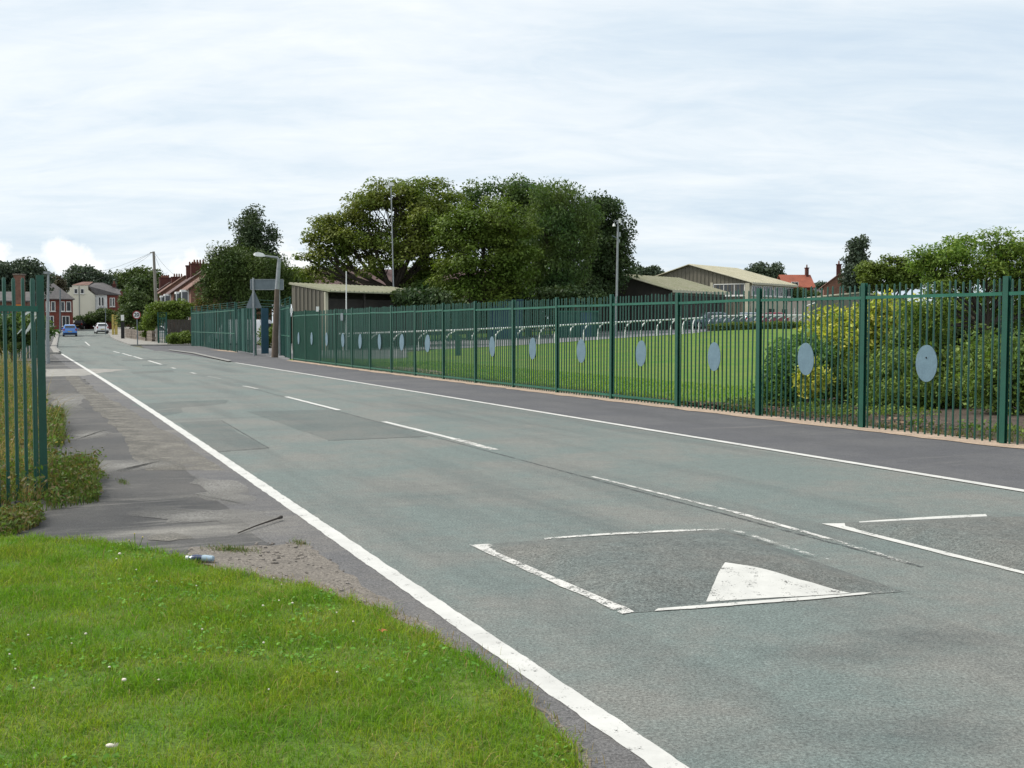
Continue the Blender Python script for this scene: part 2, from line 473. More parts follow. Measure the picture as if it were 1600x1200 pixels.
M_TIMB = surf('dark_boards', (0.075, 0.066, 0.055), (0.05, 0.045, 0.04), scale=2, rough=0.9)
M_CLEAR = surf('crushed_plastic', (0.36, 0.45, 0.52), (0.26, 0.36, 0.44), scale=30, rough=0.15, spec=0.7)
M_NAVY = surf('navy_label', (0.018, 0.032, 0.10), None, scale=12, rough=0.35)
M_TWIG = surf('twig_bark', (0.05, 0.042, 0.036), None, scale=9, rough=0.9)
M_PEBB = surf('pebbles', (0.22, 0.195, 0.17), (0.13, 0.12, 0.11), scale=20, rough=0.9, island=0.45)
M_FLOW = surf('clover_petals', (0.72, 0.69, 0.60), (0.6, 0.53, 0.42), scale=90, rough=0.9)
M_YFLOW = surf('yellow_petals', (0.6, 0.47, 0.09), None, scale=30, rough=0.9)
M_DEADL = surf('dead_leaf', (0.38, 0.15, 0.045), (0.28, 0.10, 0.03), scale=30, rough=0.8)
M_LITTER = surf('leaf_litter', (0.16, 0.095, 0.06), (0.26, 0.18, 0.12), scale=3, rough=0.95, island=0.5)

L_SYC = leafmat('sycamore_leaves', (0.062, 0.096, 0.016), (0.092, 0.105, 0.020), None, 0.3, 0.3)
L_LIME = leafmat('lime_green_leaves', (0.052, 0.086, 0.013), (0.074, 0.100, 0.016), None, 0.3, 0.26)
L_OAK = leafmat('dark_green_leaves', (0.034, 0.066, 0.022), (0.060, 0.084, 0.022), None, 0.3, 0.28, 0.35, 1.75)
L_HOLM = leafmat('deep_green_leaves', (0.026, 0.046, 0.018), (0.038, 0.056, 0.020), None, 0.35, 0.2)
L_YEW = leafmat('yew_needles', (0.030, 0.052, 0.014), (0.048, 0.070, 0.015), None, 0.4, 0.15)
L_CON = leafmat('conifer_needles', (0.030, 0.048, 0.024), (0.042, 0.060, 0.026), None, 0.4, 0.15)
L_FAR = leafmat('far_leaves', (0.034, 0.055, 0.018), (0.052, 0.075, 0.02), None, 0.2, 0.2)
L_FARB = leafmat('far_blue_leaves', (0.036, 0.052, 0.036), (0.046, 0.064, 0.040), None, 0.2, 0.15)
L_COP = leafmat('copper_leaves', (0.045, 0.036, 0.024), (0.05, 0.052, 0.026), None, 0.2, 0.15)
L_HEDGE = leafmat('hedge_leaves', (0.060, 0.095, 0.016), (0.085, 0.115, 0.022), None, 0.6, 0.25)
L_ROB = leafmat('feathery_leaves', (0.085, 0.135, 0.024), (0.115, 0.155, 0.028), (0.06, 0.11, 0.02), 0.8, 0.35)
L_AUC = leafmat('golden_leaves', (0.25, 0.27, 0.035), (0.12, 0.17, 0.025), (0.36, 0.34, 0.08), 1.4, 0.28, 0.4, 1.5)
L_LAUR = leafmat('laurel_leaves', (0.060, 0.120, 0.03), (0.085, 0.150, 0.035), (0.045, 0.085, 0.03), 1.5, 0.25, 0.4, 1.75)
L_SHR = leafmat('shrub_leaves', (0.078, 0.120, 0.028), (0.108, 0.140, 0.03), (0.050, 0.085, 0.022), 1.0, 0.3, 0.4, 1.65)
L_WEED = leafmat('weed_leaves', (0.052, 0.098, 0.018), (0.078, 0.112, 0.024), (0.11, 0.085, 0.04), 2.5, 0.3, 0.4, 1.4)
L_DRY = leafmat('dry_grass', (0.23, 0.16, 0.07), (0.17, 0.13, 0.055), (0.10, 0.12, 0.03), 2.0, 0.3)
L_GRASS = leafmat('grass_blades', (0.100, 0.200, 0.010), (0.190, 0.240, 0.022), (0.085, 0.180, 0.010), 1.5, 0.4, 0.32, 1.3)
L_CLOV = leafmat('clover_leaves', (0.07, 0.16, 0.02), (0.09, 0.19, 0.025), None, 3.0, 0.3)
L_RUST = leafmat('rusty_hedge_leaves', (0.12, 0.075, 0.02), (0.075, 0.07, 0.02), None, 0.6, 0.2)

# ------------------------------------------------------------------ object helpers


class MB:
    """collects simple shapes into one mesh"""

    def __init__(self):
        self.v, self.f = [], []

    def add(self, vs, fs):
        o = len(self.v)
        self.v += [tuple(p) for p in vs]
        self.f += [tuple(i + o for i in q) for q in fs]
        return self

    def box(self, c, s, rz=0.0, ry=0.0):
        x, y, z = s[0] / 2, s[1] / 2, s[2] / 2
        m = Matrix.Translation(Vector(c)) @ Matrix.Rotation(rz, 4, 'Z') @ Matrix.Rotation(ry, 4, 'Y')
        vs = [m @ Vector(p) for p in ((-x, -y, -z), (x, -y, -z), (x, y, -z), (-x, y, -z), (-x, -y, z), (x, -y, z), (x, y, z), (-x, y, z))]
        return self.add(vs, [(0, 3, 2, 1), (4, 5, 6, 7), (0, 1, 5, 4), (1, 2, 6, 5), (2, 3, 7, 6), (3, 0, 4, 7)])

    def tube(self, pts, rad, n=8, cap=True):
        pts = [Vector(p) for p in pts]
        if not isinstance(rad, (list, tuple)):
            rad = [rad] * len(pts)
        vs, fs = [], []
        for i, p in enumerate(pts):
            d = (pts[min(i + 1, len(pts) - 1)] - pts[max(i - 1, 0)]).normalized()
            a = d.orthogonal() if abs(d.z) > 0.95 else d.cross(Vector((0, 0, 1)))
            a.normalize()
            b = d.cross(a).normalized()
            for k in range(n):
                t = 2 * math.pi * k / n
                vs.append(p + (a * math.cos(t) + b * math.sin(t)) * rad[i])
        for i in range(len(pts) - 1):
            for k in range(n):
                fs.append((i * n + k, i * n + (k + 1) % n, (i + 1) * n + (k + 1) % n, (i + 1) * n + k))
        if cap:
            fs.append(tuple(range(n))[::-1])
            fs.append(tuple((len(pts) - 1) * n + k for k in range(n)))
        return self.add(vs, fs)

    def prism(self, poly, a, b):
        """poly: list of 3d points, extruded by vector from offset a to offset b"""
        n = len(poly)
        a, b = Vector(a), Vector(b)
        vs = [Vector(p) + a for p in poly] + [Vector(p) + b for p in poly]
        fs = [tuple(range(n))[::-1], tuple(range(n, 2 * n))]
        fs += [(i, (i + 1) % n, n + (i + 1) % n, n + i) for i in range(n)]
        return self.add(vs, fs)

    def slab(self, q, t):
        """a quad with thickness t downwards along its normal"""
        q = [Vector(p) for p in q]
        nn = (q[1] - q[0]).cross(q[2] - q[0]).normalized()
        return self.prism(q, nn * -t, (0, 0, 0))

    def ball(self, c, r, n=8, m=5, sc=(1, 1, 1)):
        vs, fs = [], []
        c = Vector(c)
        for i in range(m + 1):
            ph = math.pi * i / m
            for k in range(n):
                t = 2 * math.pi * k / n
                vs.append(c + Vector((r * sc[0] * math.sin(ph) * math.cos(t), r * sc[1] * math.sin(ph) * math.sin(t), r * sc[2] * math.cos(ph))))
        for i in range(m):
            for k in range(n):
                fs.append((i * n + k, (i + 1) * n + k, (i + 1) * n + (k + 1) % n, i * n + (k + 1) % n))
        return self.add(vs, fs)

    def mesh(self, name, mat, smooth=False):
        me = bpy.data.meshes.new(name)
        me.from_pydata(self.v, [], self.f)
        me.materials.append(mat)
        bm = bmesh.new()
        bm.from_mesh(me)
        bmesh.ops.recalc_face_normals(bm, faces=bm.faces)
        bm.to_mesh(me)
        bm.free()
        if smooth:
            me.polygons.foreach_set('use_smooth', [True] * len(me.polygons))
            try:
                me.set_sharp_from_angle(angle=math.radians(40))
            except Exception:
                pass
        me.update()
        return me

    def build(self, name, mat, parent=None, smooth=False, kind=None, loc=None):
        return link(name, self.mesh(name, mat, smooth), parent, kind, loc)


def link(name, me, parent=None, kind=None, loc=None, rz=0.0):
    o = bpy.data.objects.new(name, me)
    COL.objects.link(o)
    if parent:
        o.parent = parent
    if loc is not None:
        o.location = loc
    o.rotation_euler.z = rz
    if kind:
        o['kind'] = kind
    return o


def tag(o, label, cat, group=None):
    o['label'], o['category'] = label, cat
    if group:
        o['group'] = group
    return o


def thing(name, label, cat, loc=(0, 0, 0), rz=0.0, group=None):
    o = bpy.data.objects.new(name, None)
    COL.objects.link(o)
    o.empty_display_size = 0.3
    o.location = loc
    o.rotation_euler.z = rz
    return tag(o, label, cat, group)


def np_mesh(name, verts, faces_flat, nper, mat, smooth=False):
    me = bpy.data.meshes.new(name)
    nv = len(verts)
    nf = len(faces_flat) // nper
    me.vertices.add(nv)
    me.vertices.foreach_set('co', np.ascontiguousarray(verts, np.float32).ravel())
    me.loops.add(nf * nper)
    me.loops.foreach_set('vertex_index', np.ascontiguousarray(faces_flat, np.int32))
    me.polygons.add(nf)
    me.polygons.foreach_set('loop_start', np.arange(0, nf * nper, nper, dtype=np.int32))
    me.polygons.foreach_set('loop_total', np.full(nf, nper, np.int32))
    if smooth:
        me.polygons.foreach_set('use_smooth', np.ones(nf, bool))
    me.materials.append(mat)
    me.update(calc_edges=True)
    me.validate()
    return me


def grid_sheet(name, X, Y, off, mat, kind='structure', parent=None, Z=None):
    """sheet over 2d arrays of ground positions, following the terrain"""
    if Z is None:
        Z = terr(X, Y) + off
    h, w = X.shape
    v = np.stack([X, Y, Z], -1).reshape(-1, 3)
    i = np.arange(h * w).reshape(h, w)
    f = np.stack([i[:-1, :-1], i[:-1, 1:], i[1:, 1:], i[1:, :-1]], -1).reshape(-1)
    me = np_mesh(name, v, f, 4, mat, True)
    if me.polygons and me.polygons[0].normal.z < 0:
        me.flip_normals()
    return link(name, me, parent, kind)


def resamp(pts, n):
    pts = np.array(pts, float)
    d = np.r_[0, np.cumsum(np.hypot(*np.diff(pts, axis=0).T))]
    s = np.linspace(0, d[-1], n)
    return np.stack([np.interp(s, d, pts[:, 0]), np.interp(s, d, pts[:, 1])], -1)


def ribbon(name, A, B, off, mat, n=60, m=2, jit=0.0, jl=None, kind='structure', freq=1.3):
    """strip between two ground polylines, with ragged edges"""
    A, B = resamp(A, n), resamp(B, n)
    ja = jit if jl is None else jl
    if jit or ja:
        for P, j, sd in ((A, ja, 3.1), (B, jit, 9.7)):
            for k in range(n):
                P[k, 0] += j * (mnoise.noise(Vector((P[k, 0] * freq, P[k, 1] * freq, sd))) + 0.6 * mnoise.noise(Vector((P[k, 0] * freq * 5, P[k, 1] * freq * 5, sd))))
                P[k, 1] += j * mnoise.noise(Vector((P[k, 0] * freq, P[k, 1] * freq, sd + 5)))
    t = np.linspace(0, 1, m)
    X = A[:, None, 0] * (1 - t) + B[:, None, 0] * t
    Y = A[:, None, 1] * (1 - t) + B[:, None, 1] * t
    return grid_sheet(name, X, Y, off, mat, kind)


def patch(name, poly, off, mat, jit=0.0, kind='structure', sub=14):
    """flat ground polygon with ragged outline (world points)"""
    pts = []
    n = len(poly)
    for i in range(n):
        a, b = Vector(poly[i]).to_2d(), Vector(poly[(i + 1) % n]).to_2d()
        for k in range(sub):
            p = a.lerp(b, k / sub)
            if jit:
                p = p + Vector((mnoise.noise(Vector((p.x * 3, p.y * 3, 1))) + 0.6 * mnoise.noise(Vector((p.x * 11, p.y * 11, 4))),
                                mnoise.noise(Vector((p.x * 3, p.y * 3, 7))) + 0.6 * mnoise.noise(Vector((p.x * 11, p.y * 11, 8))))) * jit
            pts.append((p.x, p.y, tz(p.x, p.y) + off))
    me = bpy.data.meshes.new(name)
    bm = bmesh.new()
    f = bm.faces.new([bm.verts.new(p) for p in pts])
    bmesh.ops.triangulate(bm, faces=[f])
    bmesh.ops.recalc_face_normals(bm, faces=bm.faces)
    if sum(q.normal.z for q in bm.faces) < 0:
        bmesh.ops.reverse_faces(bm, faces=bm.faces)
    bm.to_mesh(me)
    bm.free()
    me.materials.append(mat)
    return link(name, me, None, kind)


def leaves(centers, radii, counts, size, flat=0.6, up=0.35, aspect=0.55, droop=0.0, rng=None):
    """rhombic leaves scattered through ellipsoidal clumps; returns verts, faces"""
    rng = rng or RNG
    idx = np.repeat(np.arange(len(centers)), counts)
    n = len(idx)
    d = rng.normal(size=(n, 3))
    d /= np.linalg.norm(d, axis=1)[:, None] + 1e-9
    r = rng.random(n) ** 0.45
    off = d * r[:, None]
    off[:, 2] *= flat
    c = np.asarray(centers)[idx] + off * np.asarray(radii)[idx][:, None]
    nrm = rng.normal(size=(n, 3))
    nrm /= np.linalg.norm(nrm, axis=1)[:, None] + 1e-9
    nrm = nrm * (1 - up) + d * up * 0.6
    nrm[:, 2] += up
    nrm /= np.linalg.norm(nrm, axis=1)[:, None] + 1e-9
    a = np.cross(nrm, rng.normal(size=(n, 3)))
    a[:, 2] -= droop
    a -= nrm * np.sum(a * nrm, 1)[:, None]
    a /= np.linalg.norm(a, axis=1)[:, None] + 1e-9
    b = np.cross(nrm, a)
    s = (size * (0.6 + 0.8 * rng.random(n)))[:, None]
    v = np.stack([c - a * s * 0.5, c + b * s * aspect * 0.5 - a * s * 0.05, c + a * s * 0.5, c - b * s * aspect * 0.5 - a * s * 0.05], 1)
    return v.reshape(-1, 3), np.arange(n * 4)


def plant(name, label, cat, base, lobes, mat, n_clumps, per, leaf, cr=(0.7, 1.3), trunk=None, bark=None, group=None,
          flat=0.6, up=0.35, aspect=0.55, inner=0.45, seed=1, twigs=0.5, droop=0.0, crown='crown', stem='trunk', limb_r=None):
    """tree or shrub: a trunk with limbs reaching to each lobe and twigs to leaf clumps, and a crown of separate leaves.
    lobes are (centre, radii) in world space; base is the foot of the trunk"""
    rng = np.random.default_rng(seed)
    t = thing(name, label, cat, base, 0.0, group)
    base = Vector(base)
    vol = np.array([l[1][0] * l[1][1] * l[1][2] for l in lobes]) ** 0.7
    cnt = np.maximum(1, np.round(n_clumps * vol / vol.sum()).astype(int))
    C, Rr, owner = [], [], []
    for li, ((c, r), k) in enumerate(zip(lobes, cnt)):
        d = rng.normal(size=(k, 3))
        d /= np.linalg.norm(d, axis=1)[:, None]
        rho = inner + (1 - inner) * rng.random(k) ** 0.7
        p = np.array(c) - np.array(base) + d * rho[:, None] * np.array(r)
        C.append(p)
        Rr.append(rng.uniform(cr[0], cr[1], k))
        owner += [li] * k
    C, Rr = np.concatenate(C), np.concatenate(Rr)
    keep = C[:, 2] > 0.15
    C, Rr, owner = C[keep], Rr[keep], np.array(owner)[keep]
    counts = np.maximum(3, (per * (Rr / np.mean(Rr)) ** 2 * rng.uniform(0.6, 1.3, len(Rr))).astype(int))
    v, f = leaves(C, Rr, counts, leaf, flat, up, aspect, droop, rng)
    v[:, 2] = np.maximum(v[:, 2], 0.02)
    link(crown, np_mesh(crown, v, f, 4, mat), t)
    if trunk:
        h, r0, lean = trunk
        mb = MB()
        top = Vector((lean[0], lean[1], h))
        mb.tube([(0, 0, -0.3), (0, 0, 0.1 * h), top * 0.55, top], [r0 * 1.35, r0 * 1.05, r0 * 0.85, r0 * 0.7], 8)
        for li, (c, r) in enumerate(lobes):
            lc = Vector(c) - base
            st = top * (0.75 + 0.25 * rng.random())
            mid = st.lerp(lc, 0.5) + Vector((0, 0, -0.06 * (lc - st).length)) + Vector(rng.normal(size=3)) * 0.04 * (lc - st).length
            rl = limb_r or r0 * 0.5
            mb.tube([st, mid, lc], [rl, rl * 0.7, rl * 0.4], 6)
            for ci in np.nonzero(owner == li)[0]:
                if rng.random() < twigs:
                    cc = Vector(C[ci])
                    s0 = mid.lerp(lc, rng.random())
                    mb.tube([s0, s0.lerp(cc, 0.5) + Vector((0, 0, 0.05 * (cc - s0).length)), cc], [rl * 0.3, rl * 0.2, rl * 0.08], 4, False)
        mb.build(stem, bark or M_BARK, t, True)
    return t


def px_lobes(lobes, Y):
    """lobes given in pixels (column, row, half width, half height[, depth offset]) at distance Y"""
    out = []
    for l in lobes:
        dy = l[4] if len(l) > 4 else 0.0
        c = atY(l[0], l[1], Y + dy)
        k = (Y + dy) / F
        out.append((tuple(c), (l[2] * k, (l[2] + l[3]) * 0.5 * k, l[3] * k)))
    return out


# ------------------------------------------------------------------ ground, road, footways
ys = np.concatenate([np.linspace(-60, 0, 13), np.arange(2, 80, 3.0), np.arange(80, 260, 4.0), np.linspace(262, 500, 30), np.linspace(550, 3000, 16)])
xs = np.concatenate([np.linspace(-2500, -200, 16), np.arange(-190, -90, 8.0), np.arange(-90, 70, 3.0), np.arange(70, 150, 8.0), np.linspace(160, 2500, 16)])
GX, GY = np.meshgrid(xs, ys)
grid_sheet('ground', GX, GY, -0.035, M_EARTH)

LL = [(14.6, -30), *(tuple(at(*p)) for p in ((1022, 1186), (740, 980), (582, 880), (305, 688), (172, 600), (97, 553.5))), (-33.6, 86), (-50.6, 130), (-64.0, 165), (-72.5, 190), (-80, 206)]
RR = [(23.0, -30), (5.16, 11.74), (2.02, 19.5), (-1.56, 28.25), (-12.75, 52.9), (-24.4, 80), (-31.0, 95), (-45.3, 132), (-57.3, 165), (-65, 190), (-71, 206)]
_c = np.polyfit([p[1] for p in LL[1:7]], [p[0] for p in LL[1:7]], 3)
LL = [LL[0]] + [(float(np.polyval(_c, y)), float(y)) for y in np.linspace(LL[1][1], LL[6][1], 60)] + LL[7:]
_c = np.polyfit([p[1] for p in RR[1:6]], [p[0] for p in RR[1:6]], 2)
RR = [RR[0]] + [(float(np.polyval(_c, y)), float(y)) for y in np.linspace(RR[1][1], RR[5][1], 60)] + RR[6:]
LLa, RRa = np.array(LL), np.array(RR)


def xl(Y):
    return float(np.interp(Y, LLa[:, 1], LLa[:, 0]))


def xr(Y):
    return float(np.interp(Y, RRa[:, 1], RRa[:, 0]))


def line(fx, y0, y1, dx, n=40):
    return [(fx(y) + dx, y) for y in np.linspace(y0, y1, n)]


Yr = np.concatenate([np.arange(-30, 90, 1.5), np.arange(90, 206.5, 2.0)])
tt = np.linspace(0, 1, 9)
A_ = np.array([xl(y) for y in Yr])[:, None] - 0.02
B_ = np.array([xr(y) for y in Yr])[:, None] + 0.12
RX = A_ * (1 - tt) + B_ * tt
RY = np.repeat(Yr[:, None], 9, 1)
grid_sheet('road', RX, RY, 0.0, M_ROAD)

# left footway (worn tarmac), gritty margin along the road edge, and its kerbed far end
ribbon('left_footway', [(-7.3, 8.3), (-6.5, 9.6), (-5.6, 11.6), (-6.7, 14), (-15.5, 36), (-29.6, 69)], [(-1.35, 8.2), (-1.6, 9), (-2.75, 11.7), (-5.6, 18.0), (-12.7, 34.8), (-27.2, 69)], -0.001, M_FOOT, 80, 6)
ribbon('road_margin', line(xl, -6, 69, -0.62, 120), line(xl, -6, 69, -0.03, 120), 0.0006, M_EDGE, 220, 3, 0.0, 0.10)
ribbon('grit_drift', [(-4.30, 13.6), (-6.05, 18.0), (-8.90, 24.6), (-12.9, 34), (-17.5, 45)], [(-3.35, 13.6), (-5.25, 18.0), (-8.25, 24.6), (-12.45, 34), (-17.1, 45)], 0.0012, M_GRITF, 200, 3, 0.08, 0.08, freq=0.9)
patch('concrete_crossing', [at(70, 588.5), at(134, 587), at(152, 583.5), at(200, 577.5), at(150, 576), at(70, 577)], 0.0026, M_CONC, 0.12)
patch('concrete_patch', [at(228, 838), at(262, 832), at(290, 836), at(300, 842), at(262, 846), at(240, 845)], 0.0048, M_GRITF, 0.05)
for qi, q in enumerate(([at(300, 770), at(360, 757), at(405, 795), at(340, 790)], [at(84, 606), at(122, 604), at(134, 640), at(88, 662)], [at(110, 676), at(160, 670), at(165, 684), at(112, 690)], [at(120, 725), at(270, 715), at(280, 728), at(150, 742)], [at(290, 735), at(390, 765), at(400, 790), at(330, 782)], [at(200, 790), at(420, 800), at(430, 822), at(220, 812)])):
    patch('worn_patch', q, 0.0020 + 0.0005 * qi, M_PALEF, 0.22)
ribbon('far_left_footway', line(xl, 69, 206, -4.5), line(xl, 69, 206, -0.14), 0.10, M_CONC, 90, 2)
ribbon('far_left_path', line(xl, 69, 160, -2.6), line(xl, 69, 160, -0.5), 0.112, M_FOOT, 90, 2)
kb = MB()


def kerb(fx, y0, y1, dx, w=0.14, h=0.115):
    pts = np.linspace(y0, y1, int((y1 - y0) / 2.5) + 2)
    mb = MB()
    for a, b in zip(pts[:-1], pts[1:]):
        p, q = Vector((fx(a) + dx, a, 0)), Vector((fx(b) + dx, b, 0))
        p.z, q.z = tz(p.x, p.y), tz(q.x, q.y)
        sd = Vector((w, 0, 0))
        up = Vector((0, 0, h))
        dn = Vector((0, 0, -0.1))
        mb.add([p + dn, p + sd + dn, q + sd + dn, q + dn, p + up, p + sd + up, q + sd + up, q + up],
               [(4, 5, 6, 7), (0, 1, 5, 4), (3, 7, 6, 2), (0, 4, 7, 3), (1, 2, 6, 5)])
    return mb.build('kerb', M_KERB, None, kind='structure')


kerb(xl, 72, 205, -0.16)
kerb(xr, 97, 205, 0.02)

for (x0, x1, y) in ((xr(97) + 0.10, xr(97) + 6.3, 97), (xl(69) - 4.6, xl(69) - 0.12, 69)):
    mb = MB()
    mb.box(((x0 + x1) / 2, y - 0.06, tz(x0, y) + 0.0), (x1 - x0, 0.14, 0.23))
    mb.build('kerb', M_KERB, None, kind='structure')

# right footway, sand margin under the fence
P0, P5, P16 = at(1567, 694), at(870, 614), at(457, 563)
_s = (0.0, 13.9, 44.4)


def fence_xy(s):
    def lag(v):
        a, b, c = _s
        return (v[0] * (s - b) * (s - c) / ((a - b) * (a - c)) + v[1] * (s - a) * (s - c) / ((b - a) * (b - c)) + v[2] * (s - a) * (s - b) / ((c - a) * (c - b)))
    return Vector((lag((P0[0], P5[0], P16[0])), lag((P0[1], P5[1], P16[1]))))


def fence_off(s, d):
    if s < 46:
        p, t = fence_xy(s), (fence_xy(s + 0.1) - fence_xy(s - 0.1)).normalized()
    else:
        t = (fence_xy(46) - fence_xy(45.8)).normalized()
        p = fence_xy(46) + t * (s - 46)
    return p + Vector((t.y, -t.x)) * d


def fl(d, s0=-14, s1=46, n=70):
    return [tuple(fence_off(s, d)) for s in np.linspace(s0, s1, n)]


ribbon('right_footway', [(7.6 + 0.06, 6.0)] + [(xr(y) + 0.10, y) for y in np.linspace(8, 62, 60)] + [(xr(78) + 0.10, 78)],
       fl(-0.1, -14, 44) + [(-13.2, 63.5), (-18.8, 78)], 0.006, M_FOOT2, 110, 5)
ribbon('sand_margin', fl(-0.42, -14, 44), fl(0.22, -14, 44), 0.014, M_SAND, 260, 3, 0.0, 0.12)
ribbon('sand_spill', [tuple(fence_off(s, 0.2)) for s in np.linspace(6, 44, 60)], [tuple(fence_off(s, 1.1)) for s in np.linspace(6, 44, 60)], 0.012, M_DIRTF, 260, 3, 0.45, 0.05)
patch('bed_sand', [tuple(fence_off(s, d)) for s, d in ((23, 0.2), (34, 0.2), (33, 2.4), (27.5, 2.0))], 0.016, M_SANDF, 0.3)
# the corner beyond the gate: side entrance, pavement and kerbs on the right
patch('side_lane', [(-23.9, 78), (-18.6, 78), (-24.6, 92.6), (-12, 101), (-13, 107), (-30.9, 97), (-28.5, 90)], 0.005, M_FOOT2, 0.05)
ribbon('far_right_footway', line(xr, 97, 206, 0.15), line(xr, 97, 206, 6.2), 0.10, M_CONC, 70, 4)
patch('gate_sand', [at(300, 544), at(370, 551), at(367, 547), at(312, 539)], 0.012, M_SAND, 0.2)
ribbon('dropped_kerb', [tuple(at(x, y)) for x, y in ((357, 566), (330, 560), (300, 553), (262, 548))],
       [tuple(at(x, y)) for x, y in ((362, 564.6), (336, 559), (306, 552), (266, 547.2))], 0.05, M_KERB, 30, 2)

# field and yard to the right of the fence
ss = np.linspace(-14, 98, 100)
dd = np.concatenate([np.linspace(0.05, 6, 14), np.linspace(7, 46, 34)])
LX = np.zeros((len(ss), len(dd)))
LY = np.zeros_like(LX)
for i, s in enumerate(ss):
    for j, d in enumerate(dd):
        p = fence_off(s, d + min(13.0, max(0.0, (s - 46.5) * 1.1)))
        LX[i, j], LY[i, j] = p
grid_sheet('field', LX, LY, 0.0, M_LAWN)
RAILP = [(530, 74), (570, 74), (640, 72.5), (715, 72), (790, 74), (850, 76), (915, 80), (978, 84), (1040, 87), (1080, 90), (1098, 93)]
ribbon('yard', [tuple(gp(px, Y + 0.6).to_2d()) for px, Y in RAILP] + [(20, 101), (36, 104)],
       [tuple(gp(px, Y).to_2d()) for px, Y in ((500, 90), (640, 92), (800, 98), (960, 112), (1040, 120))] + [(24, 128), (46, 128)], 0.012, M_YARD, 60, 14)
patch('soil_bed', [tuple(fence_off(s, d)) for s, d in ((-14, 0.1), (-5, 0.1), (2, 0.1), (8.5, 0.1), (12, 0.15), (10, 1.0), (8.2, 2.2), (8.0, 4.0), (10.5, 8.0), (12, 14.0), (4, 16.0), (-2, 16.0), (-14, 16.0))], 0.012, M_SOIL, 0.15)
patch('gate_apron', [(-13.5, 56), (-5, 60), (-9, 92), (-24, 110), (-26, 95), (-18.5, 75), (-14.5, 66)], -0.004, M_YARD, 0.05)

patch('shrub_soil', [at(1255, 640), at(1262, 560), at(1300, 530), at(1620, 530), at(1660, 640)], 0.02, M_SOIL, 0.1)

# ------------------------------------------------------------------ road markings and repairs
ribbon('edge_line', line(xl, -6, 69.5, -0.072, 120), line(xl, -6, 69.5, 0.070, 120), 0.0035, M_WHITE, 1500, 2, 0.010, 0.010, freq=5)
ribbon('edge_line', line(xr, 4, 53, -0.08, 120), line(xr, 4, 53, 0.07, 120), 0.009, M_WHITE, 180, 2, 0.006, 0.006, freq=3)


def mark(a, b, w0, w1, mat, off=0.0045, name='road_marking'):
    A, B = Vector(at(*a)), Vector(at(*b))
    t = (B - A).normalized()
    s = Vector((t.y, -t.x))
    ribbon(name, [A - s * w0 / 2, B - s * w1 / 2], [A + s * w0 / 2, B + s * w1 / 2], off, mat, 40, 2, 0.012, freq=4)


for a, b, w, m in (((925, 745), (1150, 801), 0.055, M_WORN), ((1150, 801), (1290, 841), 0.06, M_WORN), ((1290, 841), (1418, 880), 0.06, M_VWORN), ((600, 659), (710, 686), 0.10, M_WHITE),
                   ((710, 686), (773, 703), 0.13, M_WORN), ((447, 620), (530, 641), 0.11, M_WHITE), ((380, 603), (402, 607.5), 0.10, M_WORN),
                   ((325, 588), (345, 592), 0.10, M_VWORN), ((298, 582), (306, 584), 0.12, M_WORN), ((268, 574.5), (274, 576), 0.12, M_WORN),
                   ((232, 563.5), (252, 569.5), 0.12, M_WHITE), ((209, 557), (222, 561), 0.12, M_WHITE), ((191, 552), (206, 556.5), 0.12, M_WHITE),
                   ((177, 549), (187, 551.5), 0.12, M_WHITE), ((133, 534), (140, 540), 0.12, M_WHITE), ((76, 551), (81, 546), 0.3, M_WORN), ((76, 553.5), (90, 553.5), 0.25, M_WORN)):
    mark(a, b, w, w, m)
mark((372, 601), (1440, 886), 0.035, 0.035, M_SEAM, 0.0028, 'road_seam')
mark((512, 688.5), (668, 682.5), 0.03, 0.03, M_SEAM, 0.0030, 'road_seam')
mark((338, 706.5), (420, 700.5), 0.03, 0.03, M_SEAM, 0.0030, 'road_seam')
mark((345, 656.5), (419, 700), 0.02, 0.02, M_SEAM, 0.0034, 'road_seam')
for qi, q in enumerate(([(1150, 1010), (1480, 1000), (1480, 1040), (1150, 1045)], [(1300, 1120), (1600, 1110), (1600, 1180), (1300, 1190)], [(1290, 985), (1600, 975), (1600, 1015), (1290, 1020)])):
    patch('tyre_scuff', [at(*p) for p in q], 0.0022 + 0.0004 * qi, M_SCUFF)
for q, j in (([(278, 660), (345, 657), (378, 679), (418, 700), (340, 706)], 0.03), ([(385, 643), (522, 640), (600, 662), (668, 682), (515, 688)], 0.03),
             ([(205, 632), (285, 627), (358, 625), (352, 631), (232, 641)], 0.05), ([(240, 643), (283, 637), (286, 644), (250, 651)], 0.05),
             ([(204, 581), (270, 578), (272, 581.5), (208, 584)], 0.03), ([(222, 570), (262, 569), (260, 571.5), (222, 572)], 0.03),
             ([(190, 562), (300, 560), (298, 562), (192, 564)], 0.03)):
    patch('road_patch', [at(*p) for p in q], 0.0018, M_PATCH, j)


def cushion(c, mat, h=0.08, inset=0.32):
    """speed cushion: raised table with sloping sides; c = near-left, far-left, far-right, near-right ground corners"""
    c = [Vector(p).to_3d() for p in c]
    nx = 14
    P = np.zeros((nx + 1, nx + 1, 3))
    for i in range(nx + 1):
        for j in range(nx + 1):
            u, v = i / nx, j / nx
            p = (c[0] * (1 - u) + c[3] * u) * (1 - v) + (c[1] * (1 - u) + c[2] * u) * v
            W, L = (c[3] - c[0]).length, (c[1] - c[0]).length
            e = min(min(u, 1 - u) * W / inset, min(v, 1 - v) * L / (inset * 2.0), 1.0)
            P[i, j] = (p.x, p.y, 0.0022 + h * (e * e * (3 - 2 * e)))
    return grid_sheet('speed_cushion', P[..., 0], P[..., 1], 0, mat, 'structure', None, P[..., 2])


